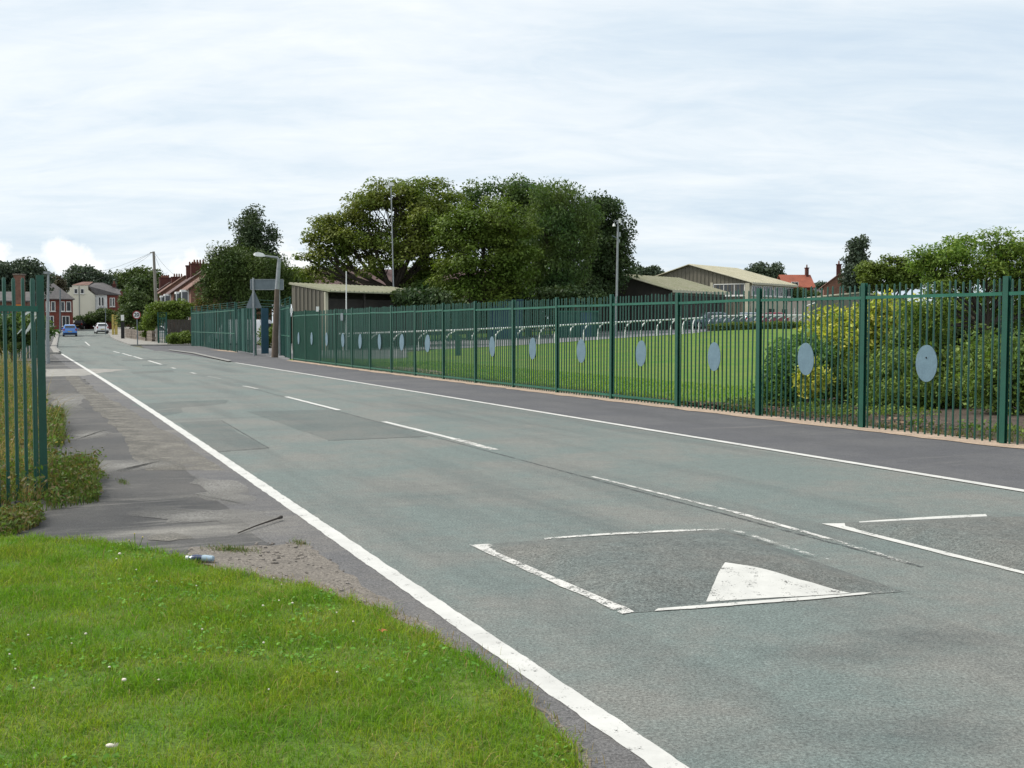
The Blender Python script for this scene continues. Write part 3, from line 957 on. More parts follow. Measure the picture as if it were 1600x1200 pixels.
C1 = [at(990, 958), at(742, 851), at(1128, 827), at(1412, 925)]
cushion(C1, M_CUSH)
C2 = [at(1640, 905), at(1296, 818), at(1545, 806), at(2010, 872)]
cushion(C2, M_CUSH)


def cmark(q, mat, off, name='road_marking', jit=0.01):
    """painted polygon draped on cushion 1 or the road (pixel outline)"""
    return patch(name, [at(*p) for p in q], off, mat, jit, sub=16)


cmark([(733, 852), (765, 851), (870, 894), (992, 957), (972, 960), (850, 905)], M_WORN, 0.006)
cmark([(1024, 956), (1030, 951), (1110, 944), (1230, 934), (1330, 927), (1362, 927), (1350, 930), (1240, 940), (1110, 950)], M_WHITE2, 0.006)
cmark([(1362, 928), (1400, 922), (1400, 926)], M_VWORN, 0.006)
cmark([(848, 842), (930, 835), (1086, 827.5), (1088, 830), (930, 838), (850, 844)], M_WORN, 0.006)
cmark([(1088, 828), (1134, 827), (1134, 829.5), (1090, 830)], M_VWORN, 0.006)
mark((1134, 829), (1290, 880), 0.05, 0.05, M_VWORN, 0.03)
# give-way triangle on the ramp: draped just over the cushion's near slope
_tri = [Vector(at(1103, 943)), Vector(at(1330, 929)), Vector(at(1133, 886))]


def cush_h(p, C=C1, h=0.08, inset=0.32):
    c = [Vector(q) for q in C]
    best, bu, bv = 9, 0, 0
    for i in range(61):
        for j in range(61):
            u, v = i / 60, j / 60
            q = (c[0] * (1 - u) + c[3] * u) * (1 - v) + (c[1] * (1 - u) + c[2] * u) * v
            d = (q - p).length
            if d < best:
                best, bu, bv = d, u, v
    W, L = (c[3] - c[0]).length, (c[1] - c[0]).length
    e = max(0, min(min(bu, 1 - bu) * W / inset, min(bv, 1 - bv) * L / (inset * 2.0), 1.0))
    return 0.0022 + h * (e * e * (3 - 2 * e))


tv, tf = [], []
K = 10
ix = {}
# rows: pull the apex nearer so it still lands where it is seen once it is lifted on the ramp
apex = _tri[2] * (1 - 0.055 / HC)
for i in range(K + 1):
    for j in range(K + 1 - i):
        p = _tri[0] * (1 - (i + j) / K) + _tri[1] * (i / K) + apex * (j / K)
        ix[i, j] = len(tv)
        tv.append((p.x, p.y, cush_h(p) + 0.006))
for i in range(K):
    for j in range(K - i):
        tf.append((ix[i, j], ix[i + 1, j], ix[i, j + 1]))
        if i + j < K - 1:
            tf.append((ix[i + 1, j], ix[i + 1, j + 1], ix[i, j + 1]))
MB().add(tv, tf).build('give_way_triangle', M_WHITE2, None, kind='structure')
cmark([(1284, 819), (1330, 818), (1480, 858), (1640, 900), (1640, 908), (1470, 866), (1300, 823)], M_WHITE2, 0.006)
cmark([(1342, 816), (1440, 809), (1540, 804), (1546, 812), (1440, 814), (1345, 819)], M_WHITE2, 0.006, jit=0.01)

# ------------------------------------------------------------------ right-hand fence
FH = 2.40


def bar_mesh(r, h, name, mat):
    """round steel bar with a chamfered head"""
    mb = MB()
    mb.tube([(0, 0, 0.02), (0, 0, h - 0.02), (0, 0, h)], [r, r, r * 0.55], 7)
    return mb.mesh(name, mat, True)


def post_mesh(h, w=0.095, d=0.055, name='post', mat=None):
    mb = MB()
    mb.box((0, -d / 2, h / 2 - 0.15), (w, 0.008, h + 0.3))
    mb.box((0, d / 2, h / 2 - 0.15), (w, 0.008, h + 0.3))
    mb.box((0, 0, h / 2 - 0.15), (0.012, d - 0.009, h + 0.298))
    return mb.mesh(name, mat or M_GREEN)


def bar_mb(p, q, w, h):
    """flat bar from p to q"""
    p, q = Vector(p), Vector(q)
    t = (q - p).normalized()
    s = Vector((-t.y, t.x, 0)).normalized() * (w / 2)
    u = Vector((0, 0, h / 2))
    mb = MB()
    mb.add([p - s - u, p + s - u, p + s + u, p - s + u, q - s - u, q + s - u, q + s + u, q - s + u],
           [(0, 1, 2, 3), (7, 6, 5, 4), (0, 4, 5, 1), (1, 5, 6, 2), (2, 6, 7, 3), (3, 7, 4, 0)])
    return mb


fo = fence_xy(0)
fence = thing('railing_fence', 'long green bar railing fence with oval plates along the right footway', 'fence', (fo.x, fo.y, 0))
ME_POST = post_mesh(FH)
ME_PALE = bar_mesh(0.0155, FH - 0.02, 'bar', M_GREEN)
post_px = [1567, 1347, 1185, 1058, 955, 870, 802, 743, 693, 649, 612, 579, 551, 525, 500, 478, 459]
post_s = []
for px in post_px:                             # where along the fence curve each post of the photograph stands
    lo, hi = -6.0, 50.0
    for _ in range(50):
        m = (lo + hi) / 2
        p = fence_xy(m)
        if 800 + F * p.x / (p.y * CP + HC * SP) > px:
            lo = m
        else:
            hi = m
    post_s.append((lo + hi) / 2)
post_s = [post_s[0] - 2.8] + post_s
NP = 20
stuff_pales = MB()
disc_m = MB()
nseg = 28
dv = [(0.215 * math.cos(2 * math.pi * k / nseg), 0, 0.285 * math.sin(2 * math.pi * k / nseg)) for k in range(nseg)]
disc_m.prism(dv, (0, -0.006, 0), (0, 0.006, 0))
ME_DISC = disc_m.mesh('oval_plate', M_DISC)
bolt_m = MB().ball((0.0, -0.010, 0.04), 0.014, 6, 4).mesh('plate_bolt', M_BLACK)
for i, s in enumerate(post_s):
    p = fence_xy(s) - fo
    t = (fence_xy(s + 0.2) - fence_xy(s - 0.2)).normalized()
    o = link('post', ME_POST, fence, None, (p.x, p.y, R.uniform(-0.02, 0.02)), math.atan2(t.y, t.x))
    o.rotation_euler.y = R.uniform(-0.006, 0.006)
    if i == len(post_s) - 1:
        break
    s2 = post_s[i + 1]
    a, b = fence_xy(s) - fo, fence_xy(s2) - fo
    t = (b - a).normalized()
    nrm = Vector((t.y, -t.x))                 # towards the field
    ang = math.atan2(t.y, t.x)
    za, zb = FH - 0.235 + R.uniform(-0.015, 0.015), FH - 0.235 + R.uniform(-0.015, 0.015)
    e = t * 0.055
    bar_mb((*(a + e - nrm * 0.012), za), (*(b - e - nrm * 0.012), zb), 0.012, 0.05).build('top_rail', M_RAILG, fence)
    if i >= 4:
        bar_mb((*(a + e - nrm * 0.012), 0.10), (*(b - e - nrm * 0.012), 0.10), 0.012, 0.05).build('bottom_rail', M_RAILG, fence)
    if i == 0:
        ks = range(NP - 7, NP)
    else:
        ks = range(NP)
    for k in ks:
        f = (k + 0.75) / (NP + 0.5)
        q = a.lerp(b, f) + nrm * 0.012
        if i <= 14:
            o = link('bar', ME_PALE, fence, None, (q.x, q.y, R.uniform(-0.03, 0.012)), ang + R.uniform(-0.05, 0.05) + math.pi)
            o.rotation_euler.y = R.gauss(0, 0.006)
            o.rotation_euler.x = R.gauss(0, 0.004)
        else:
            stuff_pales.box((q.x, q.y, FH / 2), (0.028, 0.028, FH - 0.05), ang)
    if i >= 1 and i != 8:
        q = a.lerp(b, 0.5) - nrm * 0.045
        zc = 1.10 + R.uniform(-0.02, 0.02)
        o = link('oval_plate', ME_DISC, fence, None, (q.x, q.y, zc), ang + math.pi + R.uniform(-0.04, 0.04))
        o.rotation_euler.y = R.uniform(-0.05, 0.05)
        o.rotation_euler.x = R.uniform(-0.03, 0.03)
        if i == 1:
            link('plate_bolt', bolt_m, o, None, (0.0, 0, 0.05))
stuff_pales.build('bar_row', M_GREEN, fence, kind='stuff')

# small grey notice fixed to a far bay
ns = fence_xy((post_s[13] + post_s[14]) / 2) - fo
MB().box((ns.x - 0.07, ns.y - 0.03, 2.05), (0.36, 0.02, 0.30), -1.16).build('notice_plate', M_SIGNB, fence)
for ii in (15, 17):
    pp = fence_xy(post_s[ii]) - fo
    MB().box((pp.x - 0.08, pp.y - 0.03, 2.42), (0.12, 0.12, 0.22)).build('sensor_box', M_WPLAS, fence)

# ------------------------------------------------------------------ left-hand fence with its end post
lp = Vector((*at(69, 778), 0))
LH = 2.19
lf = thing('railing_fence', 'green bar railing corner with end post standing in weeds left of the footway', 'fence', lp)
ME_LPOST = post_mesh(LH, 0.068, 0.05, 'post', M_GREEN)
link('post', ME_LPOST, lf, None, (0, 0, 0), math.radians(28))
ME_LPALE = bar_mesh(0.0175, LH - 0.02, 'bar', M_GREEN)
ldir = Vector((-0.27, -0.963, 0)).normalized()
lnrm = Vector((ldir.y, -ldir.x, 0))
bar_mb((*(ldir * 0.04).to_2d(), LH - 0.33), (*(ldir * 2.6).to_2d(), LH - 0.33), 0.014, 0.055).build('top_rail', M_RAILG, lf)
for k in range(14):
    q = ldir * (0.10 + k * 0.131) + lnrm * 0.014
    link('bar', ME_LPALE, lf, None, (q.x, q.y, R.uniform(-0.02, 0.01) - 0.045 * min(k, 6) / 6))
link('post', ME_LPOST, lf, None, ldir * 2.7, math.radians(28))
# run along the footway behind the end post
udir = Vector((-0.415, 0.91, 0)).normalized()
sdv = Vector((-udir.y, udir.x, 0))
ang = math.atan2(udir.y, udir.x)
for k in range(4):
    q = udir * (0.22 + k * 0.135) + sdv * 0.05
    o = link('bar', ME_LPALE, lf, None, (q.x, q.y, R.uniform(-0.03, 0.01)), ang)
    o.rotation_euler.y = 0.03
fr0, fr1 = gp(-70, 58), gp(66, 61)
lf2 = thing('palisade_fence', 'distant dark green palisade fence seen through the left railing', 'fence', fr0)
LFR = (fr1 - fr0).to_2d().length
far_ang = math.atan2(fr1.y - fr0.y, fr1.x - fr0.x)
mbf = MB()
for k in range(int(LFR / 0.15)):
    q = (fr1 - fr0) * (k * 0.15 / LFR)
    mbf.box((q.x, q.y, 1.3), (0.09, 0.02, 2.6), far_ang)
mbf.build('pale_row', M_GREEN, lf2, kind='stuff')
bar_mb((0, 0, 2.3), (*(fr1 - fr0).to_2d(), 2.3), 0.03, 0.06).build('rail', M_RAILG, lf2)
# torn white tape caught on the pales
tp = MB()
for (a, b, w) in (((33, 495), (61, 476), 3.4), ((57, 484), (35, 528), 4.2), ((54, 492), (43, 518), 3.6), ((37, 506), (27, 522), 2.0), ((60, 490), (52, 500), 2.6)):
    P_, Q_ = atY(*a, lp.y + 0.16) - lp, atY(*b, lp.y + 0.20) - lp
    dv_ = (Q_ - P_).normalized()
    sdw = Vector((-dv_.z, 0, dv_.x)) * (w * 12 / F / 2)
    mid = P_.lerp(Q_, 0.5) + Vector((0.01, 0.03, 0.01))
    tk = Vector((0, 0.003, 0))
    tp.add([P_ - sdw, P_ + sdw, mid + sdw, mid - sdw, Q_ + sdw * 0.5, Q_ - sdw * 0.5, P_ - sdw + tk, P_ + sdw + tk, mid + sdw + tk, mid - sdw + tk, Q_ + sdw * 0.5 + tk, Q_ - sdw * 0.5 + tk],
           [(0, 1, 2, 3), (3, 2, 4, 5), (9, 8, 7, 6), (11, 10, 8, 9), (0, 6, 7, 1), (1, 7, 8, 2), (2, 8, 10, 4), (5, 11, 9, 3), (3, 9, 6, 0), (4, 10, 11, 5)])
tpo = tp.build('tape_strips', M_WPLAS, None, loc=lp)
tag(tpo, 'torn white tape strips caught on the left green fence', 'tape')

# ------------------------------------------------------------------ tall gates, barbed wire, lamp column and signs


def tall_run(t, a, b, h, n, wires=True, mat=M_GREEN2, base=0.05, gate=False):
    """run of tall palisade from a to b in the local frame of t"""
    a, b = Vector(a).to_3d(), Vector(b).to_3d()
    d = (b - a)
    L = d.length
    d.normalize()
    an = math.atan2(d.y, d.x)
    k = int(L / 0.15)
    mb = MB()
    for i in range(k):
        q = a + d * (i + 0.5) * L / k
        mb.box((q.x + R.uniform(-.012, .012), q.y, q.z + base + (h - base + R.uniform(-.05, .03)) / 2), (0.07, 0.016, h - base), an + R.uniform(-0.5, 0.3))
    mb.build('pale_row', mat, t, kind='stuff')
    nrm = Vector((d.y, -d.x, 0)) * 0.02
    for z in (h * 0.42, h - 0.16) if not gate else (0.15, h - 0.1):
        bar_mb(a - nrm + Vector((0, 0, z)), b - nrm + Vector((0, 0, z)), 0.02, 0.06).build('rail', M_RAILG, t)
    for i in range(n + 1):
        q = a.lerp(b, i / n)
        mb = MB()
        mb.box((q.x, q.y, q.z + (h + (0.4 if wires else 0)) / 2 - 0.1), (0.09, 0.07, h + (0.4 if wires else 0) + 0.2), an)
        mb.build('post', mat, t)
    if wires:
        for z in (h + 0.08, h + 0.22, h + 0.36):
            MB().tube([a + Vector((0, 0, z)), b + Vector((0, 0, z))], 0.009, 5).build('barbed_wire', M_RAILG, t)


g0 = Vector((*at(300, 541), 0))
gA, gB = Vector((*at(368, 550), 0)), Vector((*at(400, 555.5), 0))
tf_ = thing('palisade_fence', 'tall green palisade fence topped with barbed wire beyond the gate', 'fence', gA)
tall_run(tf_, (0, 0, 0), g0 - gA, 2.82, 7)
tall_run(tf_, g0 - gA, Vector((-19.4, 100, 0.1)) - gA, 2.6, 3)
gt = thing('steel_gate', 'closed green palisade gate leaf with blue end behind the sign post', 'gate', gA)
tall_run(gt, (0.2, -0.4, 0), gB - gA, 2.75, 1, True, M_GREEN2, 0.12, True)
MB().box((*(gB - gA + Vector((0.45, 0.3, 0))).to_2d(), 1.40), (0.42, 0.10, 2.6), math.radians(40)).build('end_panel', M_BLUEG, gt)
rA, rB = Vector((*at(455, 562), 0)), Vector((-14.05, 69.8, 0))
rt = thing('palisade_fence', 'short tall green palisade return with barbed wire right of the lamp column', 'fence', rA)
tall_run(rt, (-0.15, 0.6, 0), rB - rA, 2.75, 3)
ga = thing('gate_gantry', 'wire topped bar spanning the gate opening behind the lamp column', 'gantry', gB)
for z in (2.80, 2.95, 3.15):
    MB().tube([(0.05, 0, z), tuple((rB - gB).to_2d()) + (z,)], 0.022 if z < 2.9 else 0.012, 5).build('wire' if z > 2.9 else 'bar', M_RAILG, ga)

sb = Vector((*at(397, 556), 0))
sg = thing('direction_sign', 'grey backs of a wide direction sign and a triangular warning sign on posts', 'sign', sb)
MB().tube([(0, 0, -0.1), (0, 0, 4.35)], 0.055, 10).build('post', M_STEEL, sg, True)
w0 = atY(443, 452, sb.y + 0.1) - sb
MB().tube([(w0.x - 0.25, 0.10, -0.1), (w0.x - 0.25, 0.10, 4.3)], 0.055, 10).build('post', M_STEEL, sg, True)
z0, z1 = atY(397, 452.5, sb.y).z, atY(397, 436.5, sb.y).z
bx = MB()
bx.box(((w0.x - 0.18) / 2, 0.10, (z0 + z1) / 2), (w0.x + 0.18, 0.02, z1 - z0))
board = bx.build('sign_board', M_SIGNB, sg)
fr = MB()
for zz in (z0, z1):
    fr.box(((w0.x - 0.18) / 2, 0.088, zz), (w0.x + 0.2, 0.03, 0.03))
for xx in (-0.18, w0.x):
    fr.box((xx, 0.088, (z0 + z1) / 2), (0.03, 0.03, z1 - z0 + 0.028))
fr.build('board_rim', M_STEEL, board)
zt, zb_ = atY(397, 455, sb.y).z, atY(397, 481, sb.y).z
tri = [(-0.44, 0, zb_ + 0.03), (-0.36, 0, zb_ - 0.02), (0.36, 0, zb_ - 0.02), (0.44, 0, zb_ + 0.03), (0.05, 0, zt), (-0.05, 0, zt)]
MB().prism(tri, (0, 0.07, 0), (0, 0.09, 0)).build('triangle_plate', M_SIGNB, sg)

lb = Vector((*at(429, 558.5), 0))
lamp = thing('street_lamp', 'street lamp with brown lower column and white lantern by the gate', 'street lamp', lb)
lt = atY(436.5, 403, lb.y) - lb
md = atY(433, 452, lb.y) - lb
MB().tube([(0, 0, -0.2), (0.01, 0, 0.05), md * 0.5, md], [0.19, 0.18, 0.155, 0.125], 12).build('lower_column', M_BROWNP, lamp, True)
MB().tube([md + Vector((0, 0, 0.002)), lt * 0.99], [0.118, 0.10], 12).build('upper_column', M_STEEL, lamp, True)
le = atY(414, 400, lb.y - 0.2) - lb
MB().tube([lt * 0.975, lt * 1.0 + Vector((-0.12, 0, 0.02)), le], [0.07, 0.06, 0.045], 8).build('arm', M_STEEL, lamp, True)
lh = MB()
hx = atY(396, 397, lb.y - 0.3) - lb
dvh = (hx - le)
for (f, w, zt_, zb2) in ((0.0, 0.07, 0.10, -0.03),):
    pass
prof = [(0.0, 0.06, 0.05, -0.03), (0.15, 0.13, 0.12, -0.05), (0.5, 0.17, 0.14, -0.09), (0.85, 0.15, 0.09, -0.09), (1.0, 0.07, 0.0, -0.05)]
hv, hf = [], []
sd_ = Vector((-dvh.y, dvh.x, 0)).normalized()
for f, w, zu, zd in prof:
    c = le + dvh * f
    hv += [c + sd_ * w + Vector((0, 0, zd)), c + sd_ * w * 0.8 + Vector((0, 0, zu)), c - sd_ * w * 0.8 + Vector((0, 0, zu)), c - sd_ * w + Vector((0, 0, zd))]
for i in range(len(prof) - 1):
    for k in range(4):
        hf.append((i * 4 + k, i * 4 + (k + 1) % 4, i * 4 + 4 + (k + 1) % 4, i * 4 + 4 + k))
hf += [(0, 1, 2, 3), (16, 19, 18, 17)]
lh.add(hv, hf).build('lantern', M_WPLAS, lamp)

# poles


def pole(name, label, cat, px, Y, ytop, r0, r1, mat, extra=None, toppx=None):
    b = gp(px, Y)
    top = atY(toppx or px, ytop, Y) - b
    t = thing(name, label, cat, b)
    MB().tube([(0, 0, -0.2), top * 0.5, top], [r0, (r0 + r1) / 2, r1], 8).build('mast', mat, t, True)
    if extra:
        extra(t, top)
    return t


def flood(t, top):
    MB().box(top + Vector((-0.03, 0, 0.06)), (0.36, 0.25, 0.28)).build('floodlight', M_WPLAS, t)
    MB().box(top + Vector((0, 0, -0.15)), (0.12, 0.12, 0.08)).build('bracket', M_STEEL, t)


pole('light_mast', 'tall slim white mast with floodlight head before the spreading tree', 'light mast', 617, 92, 289, 0.065, 0.045, M_STEEL, flood, 611)


def cctv(t, top):
    c = [top + Vector((0, 0, -0.3)), top + Vector((0, 0, 0.25)), top + Vector((-0.08, 0, 0.42)), top + Vector((-0.25, 0, 0.42)), top + Vector((-0.30, 0, 0.22))]
    MB().tube(c, 0.04, 6).build('swan_neck', M_STEEL, t, True)
    MB().tube([top + Vector((-0.30, 0, 0.22)), top + Vector((-0.30, 0, 0.02))], [0.07, 0.12], 8).build('camera_dome', M_WPLAS, t)
    MB().box(top + Vector((0.14, 0, 0.45)), (0.16, 0.12, 0.36)).build('antenna_box', M_WPLAS, t)
    MB().box(top + Vector((0.14, 0, -0.6)), (0.14, 0.14, 0.34)).build('control_box', M_STEEL, t)
    MB().box(top + Vector((0.10, 0, -1.1)), (0.10, 0.12, 0.24)).build('control_box', M_STEEL, t)
    MB().tube([top + Vector((0, 0, -0.9)), top + Vector((-0.45, 0, -0.7))], 0.035, 6).build('lamp_arm', M_SIGNB, t)


pole('camera_mast', 'tall grey camera mast with swan neck right of the dark trees', 'camera mast', 962.5, 90, 354, 0.10, 0.075, M_STEEL, cctv, 965.5)
pole('flag_pole', 'slim white flagpole standing before the open tan shed', 'flagpole', 541, 74, 424, 0.05, 0.03, M_WPLAS)
pole('wooden_post', 'short pale wooden marker post by the white running rail', 'post', 1062, 86.5, 494, 0.10, 0.09, M_TAN2)

# telegraph pole and wires
tpb = gp(247, 111)
tpt = atY(240, 393, 111) - tpb
tele = thing('telegraph_pole', 'weathered wooden telegraph pole leaning left by the side lane', 'telegraph pole', tpb)
MB().tube([(0, 0, -0.3), tpt * 0.5, tpt], [0.19, 0.16, 0.12], 8).build('pole', M_WOOD, tele, True)
MB().box(tpt + Vector((-0.12, 0, -0.1)), (0.42, 0.10, 0.09)).build('bracket', M_WOOD, tele)
for (px, py, Y) in ((100, 424, 190), (160, 421, 175), (70, 452, 160), (262, 425, 205), (310, 440, 128)):
    e = atY(px, py, Y) - tpb
    pts = [tpt.lerp(e, k / 8) - Vector((0, 0, 1.0 * (1 - (k / 4 - 1) ** 2))) for k in range(9)]
    MB().tube(pts, 0.012, 4, False).build('wire', M_BLACK, tele)

# speed-limit sign


def text_mesh(s, size, mat, name):
    cu = bpy.data.curves.new(name, 'FONT')
    cu.body = s
    cu.size = size
    cu.align_x, cu.align_y = 'CENTER', 'CENTER'
    cu.extrude = 0.004
    cu.offset = 0.012
    ob = bpy.data.objects.new(name, cu)
    COL.objects.link(ob)
    dg = bpy.context.evaluated_depsgraph_get()
    me = bpy.data.meshes.new_from_object(ob.evaluated_get(dg))
    bpy.data.objects.remove(ob)
    me.materials.clear()
    me.materials.append(mat)
    me.transform(Matrix.Rotation(math.pi / 2, 4, 'X'))
    me.name = name
    return me


b20 = gp(215, 97)
c20 = atY(214, 492, 97) - b20
s20 = thing('speed_limit_sign', 'round red rimmed 20 speed limit sign on thin post', 'sign', b20)
MB().tube([(0, 0, -0.1), (c20.x, 0, c20.z + 0.3)], 0.045, 8).build('post', M_SIGNB, s20, True)
ring = [(0.345 * math.cos(2 * math.pi * k / 28), 0, 0.345 * math.sin(2 * math.pi * k / 28)) for k in range(28)]
rm = MB().prism(ring, (c20.x, -0.085, c20.z), (c20.x, -0.06, c20.z)).build('rim', M_REDS, s20)
MB().prism([(x * 0.78, y, z * 0.78) for x, y, z in ring], (c20.x, -0.094, c20.z), (c20.x, -0.086, c20.z)).build('face', M_WPLAS, s20)
link('numeral', text_mesh('20', 0.43, M_BLACK, 'numeral'), s20, None, (c20.x, -0.100, c20.z))

# blue sign on a grey post, bus-stop like post and yellow panel
bb = gp(259.5, 108)
c = atY(259, 490, 108) - bb
bs = thing('blue_sign', 'narrow blue and white sign on a grey post by the hedge', 'sign', bb)
MB().tube([(0, 0, -0.1), (0, 0, c.z + 0.3)], 0.11, 8).build('post', M_SIGNB, bs, True)
MB().box((c.x, -0.13, c.z), (0.30, 0.03, 0.72)).build('panel', M_BLUES, bs)
MB().box((c.x + 0.05, -0.152, c.z + 0.02), (0.13, 0.008, 0.48)).build('white_inset', M_WPLAS, bs)
bd = gp(192, 128)
c = atY(192.5, 496.5, 128) - bd
ds = thing('bus_stop', 'stout dark post with pale plate on the right footway', 'bus stop', bd)
MB().box((0, 0, c.z / 2 - 0.25), (0.30, 0.30, c.z - 0.35)).build('post', M_BLACK, ds)
MB().box((0, -0.02, c.z), (0.32, 0.10, 0.62)).build('plate', M_WPLAS, ds)
bd = gp(178, 150)
yp = thing('yellow_post', 'tall yellow post with panel standing beside the parked white car', 'post', bd)
MB().box((-0.1, 0, 1.3), (0.24, 0.2, 2.8)).build('post', M_YPLATE, yp)
MB().box((0.28, 0.05, 1.35), (0.36, 0.08, 2.5)).build('panel', M_YPLATE, yp)
bd = gp(165, 158)
pole('sign_post', 'thin grey post beside the parked white car', 'post', 165, 155, 483, 0.05, 0.05, M_SIGNB)
pole('street_lamp', 'slim grey lamp column before the red brick terrace', 'street lamp', 94, 165, 452, 0.14, 0.09, M_SIGNB)
lc = gp(75, 52)
l2 = thing('street_lamp', 'pale grey lamp column rising just behind the left fence end post', 'street lamp', lc)
l2t = atY(75.4, 428, 52) - lc
MB().tube([(0, 0, -0.2), (0, 0, 1.2), l2t], [0.09, 0.085, 0.05], 8).build('column', M_STEEL, l2, True)
MB().box(l2t + Vector((-0.05, 0, 0.05)), (0.16, 0.4, 0.10)).build('lantern', M_STEEL, l2)

# ------------------------------------------------------------------ racing rails


def rail(label, pts, step, group):
    """white running rail on curved cantilever posts; pts are world ground points"""
    P = resamp([p.to_2d() for p in pts], 200)
    o0 = Vector((P[0][0], P[0][1], tz(*P[0])))
    t = thing('running_rail', label, 'rail', o0, 0, group)
    L = np.r_[0, np.cumsum(np.hypot(*np.diff(P, axis=0).T))]
    H = 1.16
    top = []
    for k in range(0, 200, 4):
        top.append(Vector((P[k][0], P[k][1], tz(*P[k]) + H)) - o0)
    top.append(Vector((P[-1][0], P[-1][1], tz(*P[-1]) + H)) - o0)
    MB().tube(top, 0.055, 8).build('top_bar', M_WPLAS, t, True)
    s = step * 0.5
    while s < L[-1]:
        x, y = np.interp(s, L, P[:, 0]), np.interp(s, L, P[:, 1])
        x2, y2 = np.interp(s + 0.3, L, P[:, 0]), np.interp(s + 0.3, L, P[:, 1])
        tn = Vector((x2 - x, y2 - y))
        if tn.length < 1e-6:
            break
        tn.normalize()
        # the post leans from a foot set to one side and curls over to carry the bar
        bs_ = Vector((x, y)) - tn * 0.62
        g = Vector((bs_.x, bs_.y, tz(*bs_))) - o0
        e = Vector((x, y, tz(x, y) + H)) - o0
        pts_ = [g - Vector((0, 0, 0.1)), g + Vector((0, 0, 0.45)), g + Vector((tn.x * 0.05, tn.y * 0.05, 0.72)), g + Vector((tn.x * 0.22, tn.y * 0.22, 0.93)), e - Vector((0, 0, 0.03))]
        MB().tube(pts_, 0.046, 6).build('rail_post', M_WPLAS, t, True)
        s += step
    return t


rail('white running rail with curled posts between lawn and yard', [gp(px, Y) for px, Y in RAILP], 1.75, None)
rail('white running rail with close curled posts behind the clipped low hedge', [gp(px, 99) for px in (1112, 1180, 1240, 1300, 1400)], 0.64, None)

# ------------------------------------------------------------------ clipped low hedge in front of the far rail


def box_hedge(name, label, a, b, w, h, n, leaf, mat, seed, cat='hedge'):
    rng = np.random.default_rng(seed)
    a, b = Vector(a), Vector(b)
    o0 = Vector((a.x, a.y, tz(a.x, a.y)))
    t = thing(name, label, cat, o0)
    d = (b - a).to_2d()
    L = d.length
    d.normalize()
    nr = Vector((d.y, -d.x))
    u = rng.random(n) * L
    # leaves sit in a skin on top and both faces
    face = rng.random(n)
    hh = h * (1 + 0.08 * np.sin(u * 1.7 + seed))
    v = np.where(face < 0.45, rng.uniform(-w / 2, w / 2, n), np.where(face < 0.72, -w / 2, w / 2) + rng.normal(0, 0.04, n))
    z = np.where(face < 0.45, hh + rng.normal(0, 0.05, n), rng.random(n) * hh)
    x = a.x + d.x * u + nr.x * v
    y = a.y + d.y * u + nr.y * v
    c = np.stack([x - o0.x, y - o0.y, z + terr(x, y) - o0.z], -1)
    vv, ff = leaves(c, np.full(n, 0.06), np.ones(n, int), leaf, 1.0, 0.3, 0.6, 0, rng)
    link('foliage', np_mesh('foliage', vv, ff, 4, mat), t)
    # twiggy core so that the hedge is not hollow
    mb = MB()
    k = max(2, int(L / 2.5))
    for i in range(k):
        p, q = a.lerp(b, i / k), a.lerp(b, (i + 1) / k)
        za, zb2 = tz(p.x, p.y) - o0.z, tz(q.x, q.y) - o0.z
        s = nr * (w * 0.40)
        P1, P2 = Vector((p.x - o0.x, p.y - o0.y, za)), Vector((q.x - o0.x, q.y - o0.y, zb2))
        s3, up = Vector((s.x, s.y, 0)), Vector((0, 0, h * 0.9))
        mb.add([P1 - s3, P1 + s3, P2 + s3, P2 - s3, P1 - s3 + up, P1 + s3 + up, P2 + s3 + up, P2 - s3 + up],
               [(4, 5, 6, 7), (0, 1, 5, 4), (1, 2, 6, 5), (2, 3, 7, 6), (3, 0, 4, 7)])
    mb.build('stems', M_BARK, t)
    return t


box_hedge('clipped_hedge', 'long low clipped hedge along the far edge of the lawn', gp(1106, 96.5), gp(1420, 96.5), 1.0, 0.5, 16000, 0.12, L_HEDGE, 4)

